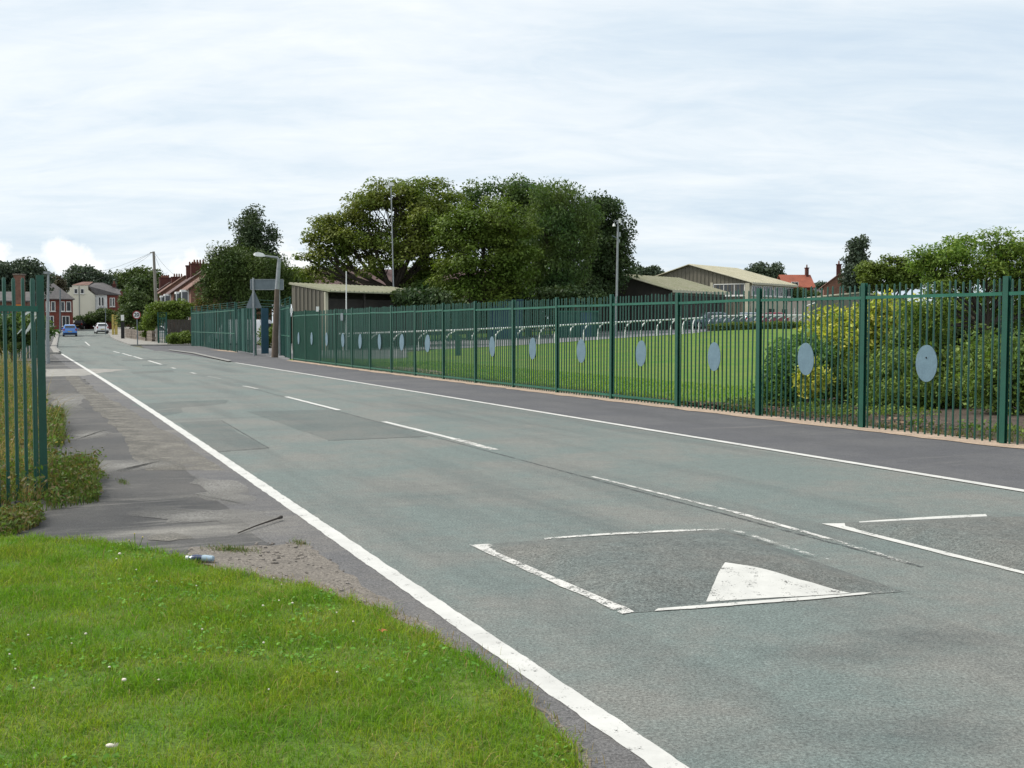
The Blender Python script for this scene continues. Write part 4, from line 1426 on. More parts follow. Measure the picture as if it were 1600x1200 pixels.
# ------------------------------------------------------------------ cars
def car(label, cat, base, rz, paint, kind='hatch', group=None):
    t = thing('parked_car' if 'parked' in label else 'car', label, cat, base, rz, group)
    if kind == 'hatch':
        stn = [(0.0, .34, .70, .74, .74, .66), (.06, .24, .86, .81, .90, .72), (.16, .22, .92, .83, 1.12, .68), (.34, .22, .93, .84, 1.40, .60), (.8, .22, .93, .84, 1.49, .59),
               (1.9, .22, .92, .84, 1.47, .59), (2.25, .22, .92, .84, 1.36, .61), (2.85, .22, .92, .83, .97, .74), (3.45, .24, .78, .80, .82, .66), (3.68, .30, .60, .68, .62, .58)]
        glass = [('rear_window', [(-.60, .13, 1.02), (.60, .13, 1.02), (.53, .30, 1.34), (-.53, .30, 1.34)]),
                 ('windscreen', [(.66, 2.80, 1.01), (-.66, 2.80, 1.01), (-.55, 2.28, 1.35), (.55, 2.28, 1.35)])]
        side = [(.55, 1.25), (1.32, 2.15)]
        wy, L = (.62, 2.95), 3.68
        gz = (.97, 1.38, .835, .635)
    else:
        stn = [(0.0, .40, 1.0, .90, 1.2, .88), (.05, .30, 1.1, .95, 1.95, .86), (.2, .28, 1.1, .97, 2.15, .82), (3.2, .28, 1.1, .97, 2.18, .82), (3.5, .28, 1.1, .97, 2.0, .80), (4.1, .28, 1.1, .95, 1.22, .86), (4.8, .34, .86, .9, .92, .8), (5.0, .4, .6, .8, .64, .7)]
        glass = [('rear_window', [(-.72, -0.0, 1.28), (.72, -0.0, 1.28), (.70, .035, 1.85), (-.70, .035, 1.85)]),
                 ('windscreen', [(.8, 4.05, 1.27), (-.8, 4.05, 1.27), (-.74, 3.56, 1.93), (.74, 3.56, 1.93)])]
        side = [(3.0, 3.6)]
        wy, L = (1.0, 4.2), 5.0
        gz = (1.25, 1.75, .95, .87)
    vs, fs = [], []
    for y, zb, zm, w, zt_, wt_ in stn:
        vs += [(-w * .94, y, zb), (-w, y, (zb + zm) / 2), (-w * .98, y, zm), (-wt_ * 1.02, y, zt_ - .05), (-wt_ * .86, y, zt_), (wt_ * .86, y, zt_), (wt_ * 1.02, y, zt_ - .05), (w * .98, y, zm), (w, y, (zb + zm) / 2), (w * .94, y, zb)]
    n = 10
    for i in range(len(stn) - 1):
        for k in range(n):
            fs.append((i * n + k, i * n + (k + 1) % n, (i + 1) * n + (k + 1) % n, (i + 1) * n + k))
    fs += [tuple(range(n)), tuple(range((len(stn) - 1) * n, len(stn) * n))[::-1]]
    MB().add(vs, fs).build('body', paint, t, True)
    for nm, q in glass:
        q = [Vector(p) for p in q]
        nn = (q[1] - q[0]).cross(q[3] - q[0]).normalized()
        MB().prism(q, nn * -0.01, nn * 0.02).build(nm, M_PANE, t)
    for sgn in (-1, 1):
        for y0, y1 in side:
            q = [Vector((sgn * gz[2], y0, gz[0])), Vector((sgn * gz[2], y1, gz[0])), Vector((sgn * gz[3], y1 - .08, gz[1])), Vector((sgn * gz[3], y0 + .06, gz[1]))]
            MB().prism(q, (sgn * -0.02, 0, 0), (sgn * 0.015, 0, 0)).build('side_window', M_PANE, t)
        for y in wy:
            r = .31 if kind == 'hatch' else .35
            xw = .72 if kind == 'hatch' else .84
            w = thing_part('wheel', t, (sgn * xw, y, r))
            MB().tube([(-.11, 0, 0), (.11, 0, 0)], r, 16).build('tyre', M_TYRE, w)
            MB().tube([(sgn * .10, 0, 0), (sgn * .122, 0, 0)], r * .62, 12).build('rim', M_STEEL, w)
        zl = .86 if kind == 'hatch' else 1.05
        MB().box((sgn * .70, .055, zl), (.16, .09, .26)).build('tail_light', M_REDL, t)
        MB().box((sgn * (.92 if kind == 'hatch' else 1.08), wy[1] - .55, 1.0 if kind == 'hatch' else 1.3), (.16, .1, .12)).build('wing_mirror', paint, t)
    MB().box((0, .0, .62), (.50, .04, .11)).build('number_plate', M_YPLATE, t)
    MB().box((0, .03, .36), (1.55, .12, .16)).build('bumper', M_TYRE, t)
    return t


def thing_part(name, parent, loc):
    o = bpy.data.objects.new(name, None)
    COL.objects.link(o)
    o.parent = parent
    o.location = loc
    o.empty_display_size = 0.1
    return o


car('blue hatchback driving away up the left lane', 'car', gp(109.5, 143), math.radians(21), M_BLUEC)
car('white hatchback parked at the right kerb by the hedge', 'car', gp(160.5, 160), math.radians(25), M_WHITEC)
car('black hatchback parked beyond the blue car near the brick wall', 'car', gp(121, 186), math.radians(-5), M_BLACKC)
car('parked white van seen through the open gate', 'van', gp(418, 92), math.radians(70), M_WHITEC, 'van')
car('parked pale blue grey car left of the tan corner pillar behind the far rail', 'car', gp(1137, 105), math.radians(100), M_SILVC)
car('parked silver grey car beneath the barn windows behind the far rail', 'car', gp(1178, 105.5), math.radians(15), M_SILVC)
car('parked dark red car at the end of the window barn', 'car', gp(1232, 106), math.radians(75), M_REDC)
car('white car parked in a front garden behind the stone wall', 'car', gp(224, 128), math.radians(-70), M_WHITEC)

# ------------------------------------------------------------------ buildings


def add_window(parent, face, u, z, w, h, fr=M_FRAME, pane=M_PANE, mull=1, bar=True):
    """window on a wall; face = (origin, along, out) vectors in the building's frame"""
    o, al, ou = face
    c = o + al * u + Vector((0, 0, z))
    ang_ = math.atan2(al.y, al.x)
    m = MB()
    b = 0.09
    for s in (-1, 1):
        p = c + al * (s * (w / 2 - b / 2)) + ou * 0.02
        m.box(p, (b, 0.10, h), ang_)
        p = c + ou * 0.02 + Vector((0, 0, s * (h / 2 - b / 2)))
        m.box(p, (w - 2 * b - 0.004, 0.096, b), ang_)
    for k in range(mull):
        p = c + al * (w * ((k + 1) / (mull + 1) - 0.5)) + ou * 0.02
        m.box(p, (0.07, 0.08, h - 2 * b - 0.004), ang_)
    f = m.build('window', fr, parent)
    q = c + ou * 0.015
    MB().box(q, (w - 2 * b - 0.008, 0.03, h - 2 * b - 0.008), ang_).build('pane', pane, f)
    s_ = c + ou * 0.05 + Vector((0, 0, -h / 2 - 0.05))
    MB().box(s_, (w + 0.16, 0.20, 0.08), ang_).build('sill', fr, f)
    return f


def house(name, label, loc, rz, w, dp, h, rh, wall, roof, ridge='x', windows=(), chim=(), over=0.3, cat='house', group=None, door=None, hip=0.0):
    """gabled house: front along local x at y = 0, depth along +y; ridge along x or y"""
    t = thing(name, label, cat, loc, rz, group)
    m = MB()
    if ridge == 'x':
        g = [(0, 0, -0.5), (0, dp, -0.5), (0, dp, h), (0, dp / 2, h + (rh if not hip else 0)), (0, 0, h)]
        m.prism(g, (0, 0, 0), (w, 0, 0))
    else:
        g = [(0, 0, -0.5), (w, 0, -0.5), (w, 0, h), (w / 2, 0, h + rh), (0, 0, h)]
        m.prism(g, (0, 0, 0), (0, dp, 0))
    m.build('wall', wall, t)
    r = MB()
    e = 0.04
    if ridge == 'x':
        sl = rh / (dp / 2)
        for s in (0, 1):
            y0, y1 = (-over, dp / 2) if s == 0 else (dp + over, dp / 2)
            z0_, z1_ = h - over * sl + e, h + rh + e
            q = [(-over, y0, z0_), (w + over, y0, z0_), (w + over - hip, y1, z1_), (-over, y1, z1_)]
            r.prism(q, (0, 0, 0), (0, 0, 0.12))
        if hip:
            r.prism([(w + over, -over, z0_ + .003), (w + over, dp + over, z0_ + .003), (w + over - hip, dp / 2, z1_ + .003)], (0, 0, 0), (0, 0, 0.12))
    else:
        sl = rh / (w / 2)
        for s in (0, 1):
            x0, x1 = (-over, w / 2) if s == 0 else (w + over, w / 2)
            z0_, z1_ = h - over * sl + e, h + rh + e
            q = [(x0, -over, z0_), (x0, dp + over, z0_), (x1, dp + over, z1_), (x1, -over, z1_)]
            r.prism(q, (0, 0, 0), (0, 0, 0.12))
    ro = r.build('roof', roof, t)
    faces = {'front': (Vector((0, 0, 0)), Vector((1, 0, 0)), Vector((0, -1, 0))), 'right': (Vector((w, 0, 0)), Vector((0, 1, 0)), Vector((1, 0, 0))),
             'left': (Vector((0, 0, 0)), Vector((0, 1, 0)), Vector((-1, 0, 0)))}
    for wd in windows:
        add_window(t, faces[wd[0]], *wd[1:5], mull=wd[5] if len(wd) > 5 else 1)
    for (x, y, cw, cd, z0_, z1_, pots) in chim:
        c_ = MB()
        c_.box((x, y, (z0_ + z1_) / 2), (cw, cd, z1_ - z0_))
        c_.box((x, y, z1_ + 0.06), (cw + 0.16, cd + 0.16, 0.14))
        co = c_.build('chimney', M_CHIM, ro)
        n_ = pots
        for k in range(n_):
            lx = x + (k - (n_ - 1) / 2) * 0.36 if cw > cd else x
            ly = y + (k - (n_ - 1) / 2) * 0.36 if cd >= cw else y
            MB().tube([(lx, ly, z1_ + 0.12), (lx, ly, z1_ + 0.62)], [0.13, 0.10], 8).build('chimney_pot', M_POT, ro)
    if door:
        u, dw, dh, mat_ = door
        MB().box((u, -0.03, dh / 2), (dw, 0.08, dh)).build('door', mat_, t)
    return t


# open tan shed behind the fence
shc = gp(510, 75)
she = atY(510, 453, 75).z - shc.z
shd = thing('open_shed', 'tan clad open fronted shed with sloping sheet roof beyond the fence', 'shed', shc, math.atan2(0.81, 0.58))
# local x along the front, local y to the back
SW, SD, SH0, SH1 = 9.6, 3.05, she - 0.12, she + 0.36
m = MB()
m.prism([(0, 0.06, -0.4), (0, SD, -0.4), (0, SD, SH1), (0, 0.06, SH0 + 0.02)], (-0.06, 0, 0), (0.06, 0, 0))
k = 0.2
while k < SD:
    zt_ = SH0 + (SH1 - SH0) * k / SD
    m.box((-0.085, k, zt_ / 2 - 0.2), (0.05, 0.10, zt_ + 0.36))
    k += 0.36
m.prism([(SW, 0.06, -0.4), (SW, SD, -0.4), (SW, SD, SH1), (SW, 0.06, SH0 + 0.02)], (-0.06, 0, 0), (0.06, 0, 0))
m.box((SW / 2, SD, SH1 / 2 - 0.2), (SW - 0.13, 0.1, SH1 + 0.36))
m.build('cladding', M_TAN, shd)
m = MB()
m.prism([(-0.14, -0.45, SH0 - 0.02), (-0.14, SD + 0.2, SH1 + 0.06), (SW + 0.3, SD + 0.2, SH1 + 0.06), (SW + 0.3, -0.45, SH0 - 0.02)], (0, 0, 0), (0, 0, 0.09))
x = -0.1
while x < SW + 0.3:
    m.prism([(x, -0.44, SH0 + 0.072), (x, SD + 0.19, SH1 + 0.152), (x + 0.10, SD + 0.19, SH1 + 0.152), (x + 0.10, -0.44, SH0 + 0.072)], (0, 0, 0), (0, 0, 0.05))
    x += 0.45
m.build('roof', M_SHEETM, shd)
m = MB().box((0, 0, SH0 / 2), (0.24, 0.16, SH0 - 0.03)).build('corner_post', M_TAN2, shd)
for xx in (3.6, 7.2):
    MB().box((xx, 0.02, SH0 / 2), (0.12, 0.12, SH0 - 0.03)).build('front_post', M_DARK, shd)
MB().box((SW / 2, 0.35, SH0 * 0.45), (SW - 0.5, 0.06, SH0 * 0.88)).build('shade_panel', M_DARK, shd)  # added dark sheet standing in for the shade inside the open front

# brown-roofed house behind the shed
hb = gp(480, 118)
house('brick_house', 'brick house with broad purple brown roof behind the open shed', (hb.x, hb.y, hb.z), math.radians(12), 20.0, 9.0, 4.0, 3.1, M_BRICKB, M_PURP, 'x',
      chim=((7.0, 4.5, 0.8, 0.6, 6.6, 8.3, 1),))


# the two barns


def barn(label, c, ze, al_len, hw, rise, roofm, windows=False, front_open=False):
    """gabled barn seen on its corner; local x runs along the eave side, local y back along the gable"""
    rz = math.atan2(0.8, 0.6)
    t = thing('barn', label, 'barn', c, rz)
    W, D, H = al_len, 2 * hw, ze
    wall_m = M_TAN
    m = MB()
    g = [(0, 0, -0.6), (0, D, -0.6), (0, D, H), (0, hw, H + rise), (0, 0, H)]
    m.prism(g, (0, 0, 0), (0.15, 0, 0))
    if not front_open:
        y = 0.25
        while y < D:
            zt_ = H + rise * (1 - abs(y - hw) / hw) - 0.06
            m.box((-0.02, y, zt_ / 2), (0.06, 0.12, zt_))
            y += 0.5
    m.prism(g, (W - 0.15, 0, 0), (W, 0, 0))
    m.box((W / 2, D - 0.075, H / 2 - 0.3), (W - 0.302, 0.15, H + 0.58))
    m.build('cladding', wall_m if not front_open else M_DARK, t)  # open barn's end is coloured dark in place of the shade inside
    mm = MB()
    mm.box((W / 2, 0.08, H / 2 - 0.3), (W - 0.302, 0.16, H + 0.58))
    mm.build('front_wall', M_TAN2 if not front_open else M_TAN, t)
    r = MB()
    ov = 0.35
    sl = rise / hw
    for s in (0, 1):
        y0, y1 = (-ov, hw) if s == 0 else (D + ov, hw)
        z0_, z1_ = H - ov * sl + 0.05, H + rise + 0.05
        r.prism([(-ov, y0, z0_), (W + ov, y0, z0_), (W + ov, y1, z1_), (-ov, y1, z1_)], (0, 0, 0), (0, 0, 0.08))
        x = -ov + 0.3
        while x < W + ov - 0.2:
            r.prism([(x, y0, z0_ + 0.078), (x + 0.10, y0, z0_ + 0.078), (x + 0.10, y1, z1_ + 0.078), (x, y1, z1_ + 0.078)], (0, 0, 0), (0, 0, 0.05))
            x += 0.6
    r.build('roof', roofm, t)
    fa = MB()
    fa.box((W / 2, -ov - 0.02, H - ov * sl + 0.0), (W + 2 * ov, 0.05, 0.22))
    fa.build('eave_fascia', M_TAN2, t)
    front = (Vector((0, 0, 0)), Vector((1, 0, 0)), Vector((0, -1, 0)))
    gable = (Vector((0, 0, 0)), Vector((0, 1, 0)), Vector((-1, 0, 0)))
    if windows:
        for k in range(4):
            add_window(t, front, 1.5 + k * 2.95, H - 0.85, 2.5, 1.15, mull=3)
        add_window(t, gable, 2.6, H - 0.75, 3.9, 1.35, mull=2)
        for k in range(3):
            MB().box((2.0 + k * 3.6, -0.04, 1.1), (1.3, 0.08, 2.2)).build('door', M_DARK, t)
        MB().box((-0.06, 0.25, H / 2), (0.5, 0.5, H - 0.1)).build('corner_pillar', M_TAN2, t)
        pn = MB()
        pn.box((-0.065, 4.75, H / 2), (0.10, 0.30, H + 0.2))
        pn.build('pilaster', M_TAN2, t)
    else:
        for k in range(5):
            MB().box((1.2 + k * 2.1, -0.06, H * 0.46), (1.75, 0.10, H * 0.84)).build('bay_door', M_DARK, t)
    return t


cB = gp(1172, 130)
zB = atY(1172, 441.5, 130).z - cB.z
barn('tan barn with pale gable roof and a row of upper windows', cB, zB, 11.8, 7.6, 2.15, M_SHEET, True)
cA = gp(1048, 105)
zA = atY(1048, 453.5, 105).z - cA.z
barn('low dark barn with mossy sheet roof left of the windowed barn', cA, zA, 10.7, 5.2, 1.45, M_SHEETM, False, True)

# low grey shed on the right
sA = gp(1268, 104)
zs = atY(1268, 467, 104).z - sA.z
sw_ = gp(1414, 104).x - sA.x
house('low_shed', 'low grey brown shed with shallow pale roof behind the golden shrub', (sA.x, sA.y, sA.z), 0, sw_, 9, zs, 0.45, M_GREYC, M_TAN2, 'y', over=0.1, cat='shed')
ft = MB()
f0 = gp(1258, 103)
gf = thing('goal_frame', 'small white tubular frame beside the low grey shed', 'frame', f0)
MB().tube([(0, 0, 0), (0, 0, 2.0), (0.85, 0, 2.3)], 0.05, 6).build('tube', M_WPLAS, gf)
pl = gp(1236, 110)
wl_ = thing('grey_panel_wall', 'pale grey panel wall between the windowed barn and low shed', 'wall', pl)
for k in range(4):
    MB().box((0.6 + k * 0.62, 0, 0.95), (0.58, 0.06, 1.9)).build('panel', M_RENDER, wl_)

# far houses on the right
hr = gp(1226, 190)
zz = hr.z
e = atY(1226, 448, 190).z - zz
house('red_roofed_house', 'house with bright orange red roof and end chimney beyond the barn', (hr.x, hr.y, zz), math.radians(4), 4.7, 5, e, 1.9, M_BRICK, M_TILER, 'x',
      windows=(('front', 1.6, e + 0.35, 1.2, 0.9),), chim=((4.35, 2.4, 0.45, 0.7, e + 1.0, e + 3.1, 1),))
hr = gp(1297, 175)
e = atY(1297, 447, 175).z - hr.z
house('brick_house', 'brick gabled house with tall chimney left of the dark conifer', (hr.x - 1.0, hr.y, hr.z), math.radians(-12), 4.4, 8, e, 1.7, M_BRICKB, M_TILE, 'y',
      chim=((2.2, 1.4, 0.7, 0.6, e + 1.0, e + 3.2, 1),))
hr = gp(1262, 230)
e = atY(1262, 446, 230).z - hr.z
house('slate_house', 'grey slate roofed house seen between the two red brick houses', (hr.x, hr.y, hr.z), 0, 6.0, 6, e - 1.4, 1.8, M_BRICKB, M_SLATE, 'x')

# semi-detached houses on the right of the road
def terr_xy(Y):
    return Vector((-27.8 - 0.364 * (Y - 105), Y, 0))


ang_t = math.atan2(-1, 0.364)     # local +x runs back towards the camera along the row, local +y away from the road


def semi(label, Yc, L, chims, red):
    a = terr_xy(Yc + L / 2 * 0.94)
    z = tz(a.x, a.y)
    h = 5.3 - z * 0.25
    win = []
    for k in (0.25, 0.75):
        win += [('front', L * k, h - 0.95, 2.1, 1.35, 2), ('front', L * k, 1.5, 2.3, 1.6, 2)]
    win += [('front', L * 0.5 - 0.9, h - 0.9, 0.9, 1.1, 0), ('front', L * 0.5 + 0.9, h - 0.9, 0.9, 1.1, 0)]
    t = house('semi_detached_house', label, (a.x, a.y, z), ang_t, L, 8.0, h, 2.9, M_BRICKB, M_TILE if red else M_PURP, 'x', windows=win,
              chim=[(L / 2 + dx, 3.6, 1.0, 2.0, h + 1.8, h + 2.9 + hh, 4) for dx, hh in chims], group=None)
    for k in (0.25, 0.75):
        bay = MB()
        xc = L * k
        bay.prism([(xc - 1.5, -0.02, -0.3), (xc - 0.95, -0.75, -0.3), (xc + 0.95, -0.75, -0.3), (xc + 1.5, -0.02, -0.3)][::-1], (0, 0, 0), (0, 0, h - 0.1 + 0.3))
        b_ = bay.build('bay', M_RENDER, t)
        for zc, hh in ((h - 0.95, 1.25), (1.5, 1.5)):
            pn = MB()
            for j in range(3):
                pn.box((xc + (j - 1) * 0.62, -0.765, zc), (0.52, 0.05, hh))
            for s in (-1, 1):
                pn.box((xc + s * 1.235, -0.40, zc), (0.60, 0.05, hh), s * 0.925)
            pn.build('bay_panes', M_PANE, b_)
    return t


semi('pale semi-detached house nearest the dark yew with blue white bays', 124, 15, ((0, 0.2),), True)
semi('pale semi-detached house with a double chimney stack left of the dark yew', 150, 17, ((-4.0, 0.9), (3.2, 0.8)), False)
semi('pale semi-detached house further along behind the telegraph pole', 181, 17, ((0, 0.1),), True)
semi('farthest semi-detached house of the row with tall red chimney', 211, 17, ((-1.0, 1.0), (1.2, 1.0)), False)

# houses at the far end of the road
hB = gp(40, 176)
hz_ = hB.z
e = atY(90, 466, 176).z - hz_
house('red_brick_terrace', 'dark red brick terrace with slate roof behind the blue car', (hB.x, hB.y, hz_), math.radians(24), 6.75, 8, e, 2.6, M_BRICK, M_SLATE, 'x',
      windows=[('front', 3.2, e - 1.2, 0.6, 1.5, 0), ('front', 3.95, e - 1.2, 0.6, 1.5, 0), ('front', 5.3, e - 1.2, 0.6, 1.5, 0), ('front', 6.15, e - 1.2, 0.7, 1.5, 0),
               ('front', 3.5, 1.5, 1.0, 1.6, 1), ('front', 5.7, 1.5, 1.1, 1.6, 1)], hip=3.2)
# cream rendered house: stepped gable wall towards the road, wing to the right
cw = gp(119, 196)
zc0 = cw.z
sc = 196 / F


def up_(py):
    return atY(120, py, 196).z - zc0


t = thing('cream_house', 'cream rendered house with stepped gable wall and two small top windows', 'house', cw, math.radians(6))
u0 = -2.0
poly = [(u0, 0, -0.5), (148 * sc - 119 * sc, 0, -0.5), (3.12, 0, up_(461)), (2.05, 0, up_(453)), (2.05, 0, up_(446)), (-0.55, 0, up_(446)), (-0.55, 0, up_(449)), (-0.95, 0, up_(449)), (-0.95, 0, up_(455)), (u0, 0, up_(462))]
MB().prism(poly, (0, 0, 0), (0, 7.5, 0)).build('wall', M_CREAM, t)
rf = MB()
rf.prism([(1.95, 0.15, up_(446.5)), (3.3, -0.05, up_(460.5)), (7.4, 0.4, up_(461)), (6.1, 3.2, up_(451)), (3.6, 4.0, up_(441.5)), (0.3, 4.0, up_(441.5))], (0, 0, 0.02), (0, 0, 0.14))
roof = rf.build('roof', M_SLATE, t)
MB().prism([(-0.6, 0.4, up_(446)), (2.1, 0.4, up_(446)), (1.9, 4.0, up_(440)), (0.2, 4.0, up_(440))], (0, 0, 0.03), (0, 0, 0.12)).build('roof', M_TILE, t)
fcl = (Vector((0, 0, 0)), Vector((1, 0, 0)), Vector((0, -1, 0)))
add_window(t, fcl, 0.08, up_(455), 0.62, 0.85, mull=0)
add_window(t, fcl, 1.12, up_(455), 0.62, 0.85, mull=0)
MB().tube([(0.6, -0.06, 0.2), (0.6, -0.06, up_(447))], 0.05, 6).build('drainpipe', M_SIGNB, t)
MB().box((3.12 + 0.95, 0.62, up_(461) / 2), (1.9, 0.5, up_(461) + 0.1)).build('front_wing', M_RENDER, t)
fw = (Vector((3.12, 0.37, 0)), Vector((1, 0, 0)), Vector((0, -1, 0)))
add_window(t, fw, 0.72, up_(471), 0.45, 1.55, mull=0)
add_window(t, fw, 1.22, up_(471), 0.45, 1.55, mull=0)
MB().prism([(3.45, 0.3, up_(484)), (3.75, 0.3, up_(481.5)), (4.5, 0.3, up_(481)), (4.85, 0.3, up_(484))], (0, -0.5, 0), (0, 0.05, 0)).build('porch_roof', M_SLATE, t)
hb2 = gp(167, 197)
e = atY(170, 461.5, 197).z - hb2.z
house('brick_house', 'red brick house with white windows joined to the cream house', (hb2.x, hb2.y, hb2.z), math.radians(6), 1.75, 6, e, 1.0, M_BRICK, M_SLATE, 'x',
      windows=(('front', 0.75, e - 1.15, 0.4, 1.5, 0), ('front', 1.2, e - 1.15, 0.4, 1.5, 0)), chim=((0.6, 3.2, 0.5, 0.7, e, e + 1.9, 2),), over=0.12)
hb3 = gp(181, 205)
e = atY(190, 469, 205).z - hb3.z
house('brick_house', 'low brick house with grey roof and white upper windows by the hedge', (hb3.x, hb3.y, hb3.z), math.radians(2), 4.2, 6, e, 1.35, M_BRICKB, M_SLATE, 'x',
      windows=(('front', 1.1, e - 0.75, 1.0, 0.95, 1), ('front', 2.3, e - 0.75, 0.9, 0.95, 1)), over=0.2)
# house with tall chimney seen between the pales of the left fence
hl = gp(-16, 92)
e = atY(20, 470, 92).z - hl.z
house('brick_house', 'brick house with tall pale chimney seen through the left fence', (hl.x, hl.y, hl.z), math.radians(8), 2.9, 2.5, e, 0.6, M_BRICKB, M_SLATE, 'x',
      windows=(('front', 0.8, 2.2, 0.7, 0.8, 0),))
hcn = gp(32.5, 90)
ch = thing('brick_pier', 'tall brown brick pier with orange notice behind the left fence', 'pier', hcn)
hh = atY(32, 430, 90).z - hcn.z
MB().box((0, 0, hh / 2), (0.62, 0.62, hh)).build('shaft', M_BRICKB, ch)
MB().box((0, 0, hh + 0.05), (0.74, 0.74, 0.12)).build('cap', M_STONE, ch)
MB().box((0.03, -0.33, atY(32, 480, 90).z - hcn.z), (0.55, 0.04, 0.42)).build('notice', M_ORANGE, ch)

# walls by the road end
wa, wb = gp(118, 190), gp(180, 187)
bw = thing('brick_wall', 'low red brick garden wall at the far end of the road', 'wall', wa)
dvw = wb - wa
aw = math.atan2(dvw.y, dvw.x)
MB().box(dvw * 0.5 + Vector((0, 0, 0.6)), (dvw.to_2d().length, 0.25, 1.5), aw).build('brickwork', M_BRICK, bw)
MB().box(dvw * 0.5 + Vector((0, 0, 1.39)), (dvw.to_2d().length + 0.1, 0.34, 0.08), aw).build('coping', M_BRICKB, bw)
wa, wb = gp(240, 112), gp(198, 134)
sw2 = thing('stone_wall', 'low rough stone garden wall along the right footway', 'wall', wa)
nst = 0
LWL = (wb - wa).to_2d().length
aw = math.atan2((wb - wa).y, (wb - wa).x)
for row in range(4):
    u = -0.25 * (row % 2)
    while u < LWL:
        ln = R.uniform(0.5, 0.95)
        c = (wb - wa) * ((u + ln / 2) / LWL)
        MB().box((c.x, c.y, c.z + 0.14 + row * 0.28), (ln - 0.03, 0.34 + R.uniform(-.03, .03), 0.26), aw).build('stone', M_STONE, sw2)
        u += ln
wa, wb = gp(262, 102), gp(298, 102)
tb = thing('board_fence', 'dark brown board fence behind the low green bush', 'fence', wa)
LWL = wb.x - wa.x
k = 0
while k * 0.3 < LWL:
    MB().box((k * 0.3 + 0.14, R.uniform(-.01, .01), 1.1), (0.27, 0.03, 2.2)).build('board', M_TIMB, tb)
    k += 1
wa = gp(247.5, 104)
gs = thing('palisade_fence', 'small green palisade section beside the telegraph pole', 'fence', wa)
tall_run(gs, (0, 0, 0), (0.75, 0, 0), 2.45, 1)

# green palisade and cabins at the back of the field
b0, b1, b2 = gp(470, 86), gp(700, 90), gp(860, 98)
bf = thing('palisade_fence', 'distant green palisade fence along the back of the yard', 'fence', b0)
tall_run(bf, (0, 0, 0), b1 - b0, 2.35, 6, False, M_GREEN)
tall_run(bf, b1 - b0, b2 - b0, 2.35, 4, False, M_GREEN)


def cabin(label, px, Y, pw, ytop, mat, roofm, name='cabin', ybot=None):
    b = gp(px, Y)
    w = pw * Y / F
    h = atY(px, ytop, Y).z - b.z
    t = thing(name, label, 'cabin', b)
    MB().box((w / 2, 1.2, h / 2), (w, 2.4, h)).build('body', mat, t)
    MB().box((w / 2, 1.2, h + 0.06), (w + 0.2, 2.6, 0.12)).build('roof', roofm, t)
    m_ = MB()
    k_ = 0.2
    while k_ < w:
        m_.box((k_, -0.02, h / 2), (0.08, 0.05, h - 0.2))
        k_ += 0.3
    m_.build('ribs', mat, t)
    MB().box((w * 0.7, -0.06, 1.0), (0.8, 0.06, 1.9)).build('door', M_BLUEG, t)
    return t


cabin('dark teal cabin behind the back fence below the trees', 762, 92, 54, 470, M_BLUEG, M_BLUEG)
cabin('low green store box right of the teal cabin', 872, 90, 62, 488, M_GREEN2, M_RAILG)
cabin('narrow green store behind the rail near the fence notice', 566, 84, 40, 500, M_GREEN, M_GREEN2)
# green bin beside the lawn
gbn = gp(716, 62)
gb = thing('green_bollard', 'dark green marker board on the lawn behind the missing plate', 'board', gbn)
MB().box((0, 0, 0.5), (0.28, 0.06, 1.1)).build('board', M_GREEN, gb)
MB().box((0, 0.06, 0.35), (0.06, 0.06, 0.8)).build('stake', M_TIMB, gb)

# ------------------------------------------------------------------ trees
def bpx(px, Y):
    g = gp(px, Y)
    return (g.x, g.y, g.z)


plant('sycamore_tree', 'broad spreading sycamore with visible limbs behind the open shed', 'tree', bpx(608, 97),
      px_lobes([(620, 305, 60, 30), (565, 325, 45, 32), (670, 320, 45, 38, 3), (530, 365, 38, 28), (505, 352, 24, 18), (560, 375, 45, 30), (485, 372, 14, 10), (512, 400, 34, 22), (480, 405, 18, 12),
                (495, 425, 22, 12), (540, 425, 30, 16, 3), (620, 375, 55, 40), (675, 385, 45, 45, 2), (650, 430, 45, 30, 3), (700, 350, 35, 40, 4), (590, 418, 26, 16, -2), (655, 350, 40, 28, -2), (690, 325, 28, 30, 1), (640, 395, 40, 22, -2)], 97),
      L_SYC, 330, 165, 0.26, (0.75, 1.45), trunk=(4.6, 0.42, (0.5, 0, 0)), flat=0.5, up=0.5, seed=11, twigs=0.75, inner=0.35, limb_r=0.22)
plant('lime_tree', 'bright green rounded tree between sycamore and dark oaks', 'tree', bpx(735, 92),
      px_lobes([(765, 335, 48, 34), (720, 360, 38, 40), (800, 375, 38, 40), (755, 395, 58, 42), (720, 430, 44, 32), (800, 430, 36, 34), (760, 455, 62, 20)], 92),
      L_LIME, 200, 170, 0.25, (0.8, 1.4), trunk=(3.2, 0.3, (0.2, 0, 0)), flat=0.55, up=0.5, seed=12, inner=0.4)
plant('oak_tree', 'tall dark green tree at the crest of the central clump', 'tree', bpx(800, 108),
      px_lobes([(790, 303, 42, 26), (748, 305, 26, 14), (840, 318, 50, 32), (800, 350, 60, 45), (735, 325, 20, 22), (860, 360, 50, 42), (830, 420, 60, 45)], 108),
      L_OAK, 180, 180, 0.26, (0.9, 1.6), trunk=(4.5, 0.4, (0, 0, 0)), flat=0.7, up=0.35, seed=13)
plant('willow_tree', 'drooping blue green tree in front of the central clump', 'tree', bpx(880, 98),
      px_lobes([(870, 318, 45, 28), (850, 360, 45, 45), (895, 375, 42, 42), (870, 425, 50, 36), (840, 440, 26, 26), (905, 345, 30, 34)], 98),
      L_OAK, 160, 190, 0.27, (0.8, 1.4), trunk=(3.4, 0.32, (0, 0, 0)), flat=1.0, up=0.2, aspect=0.35, droop=1.2, seed=14)
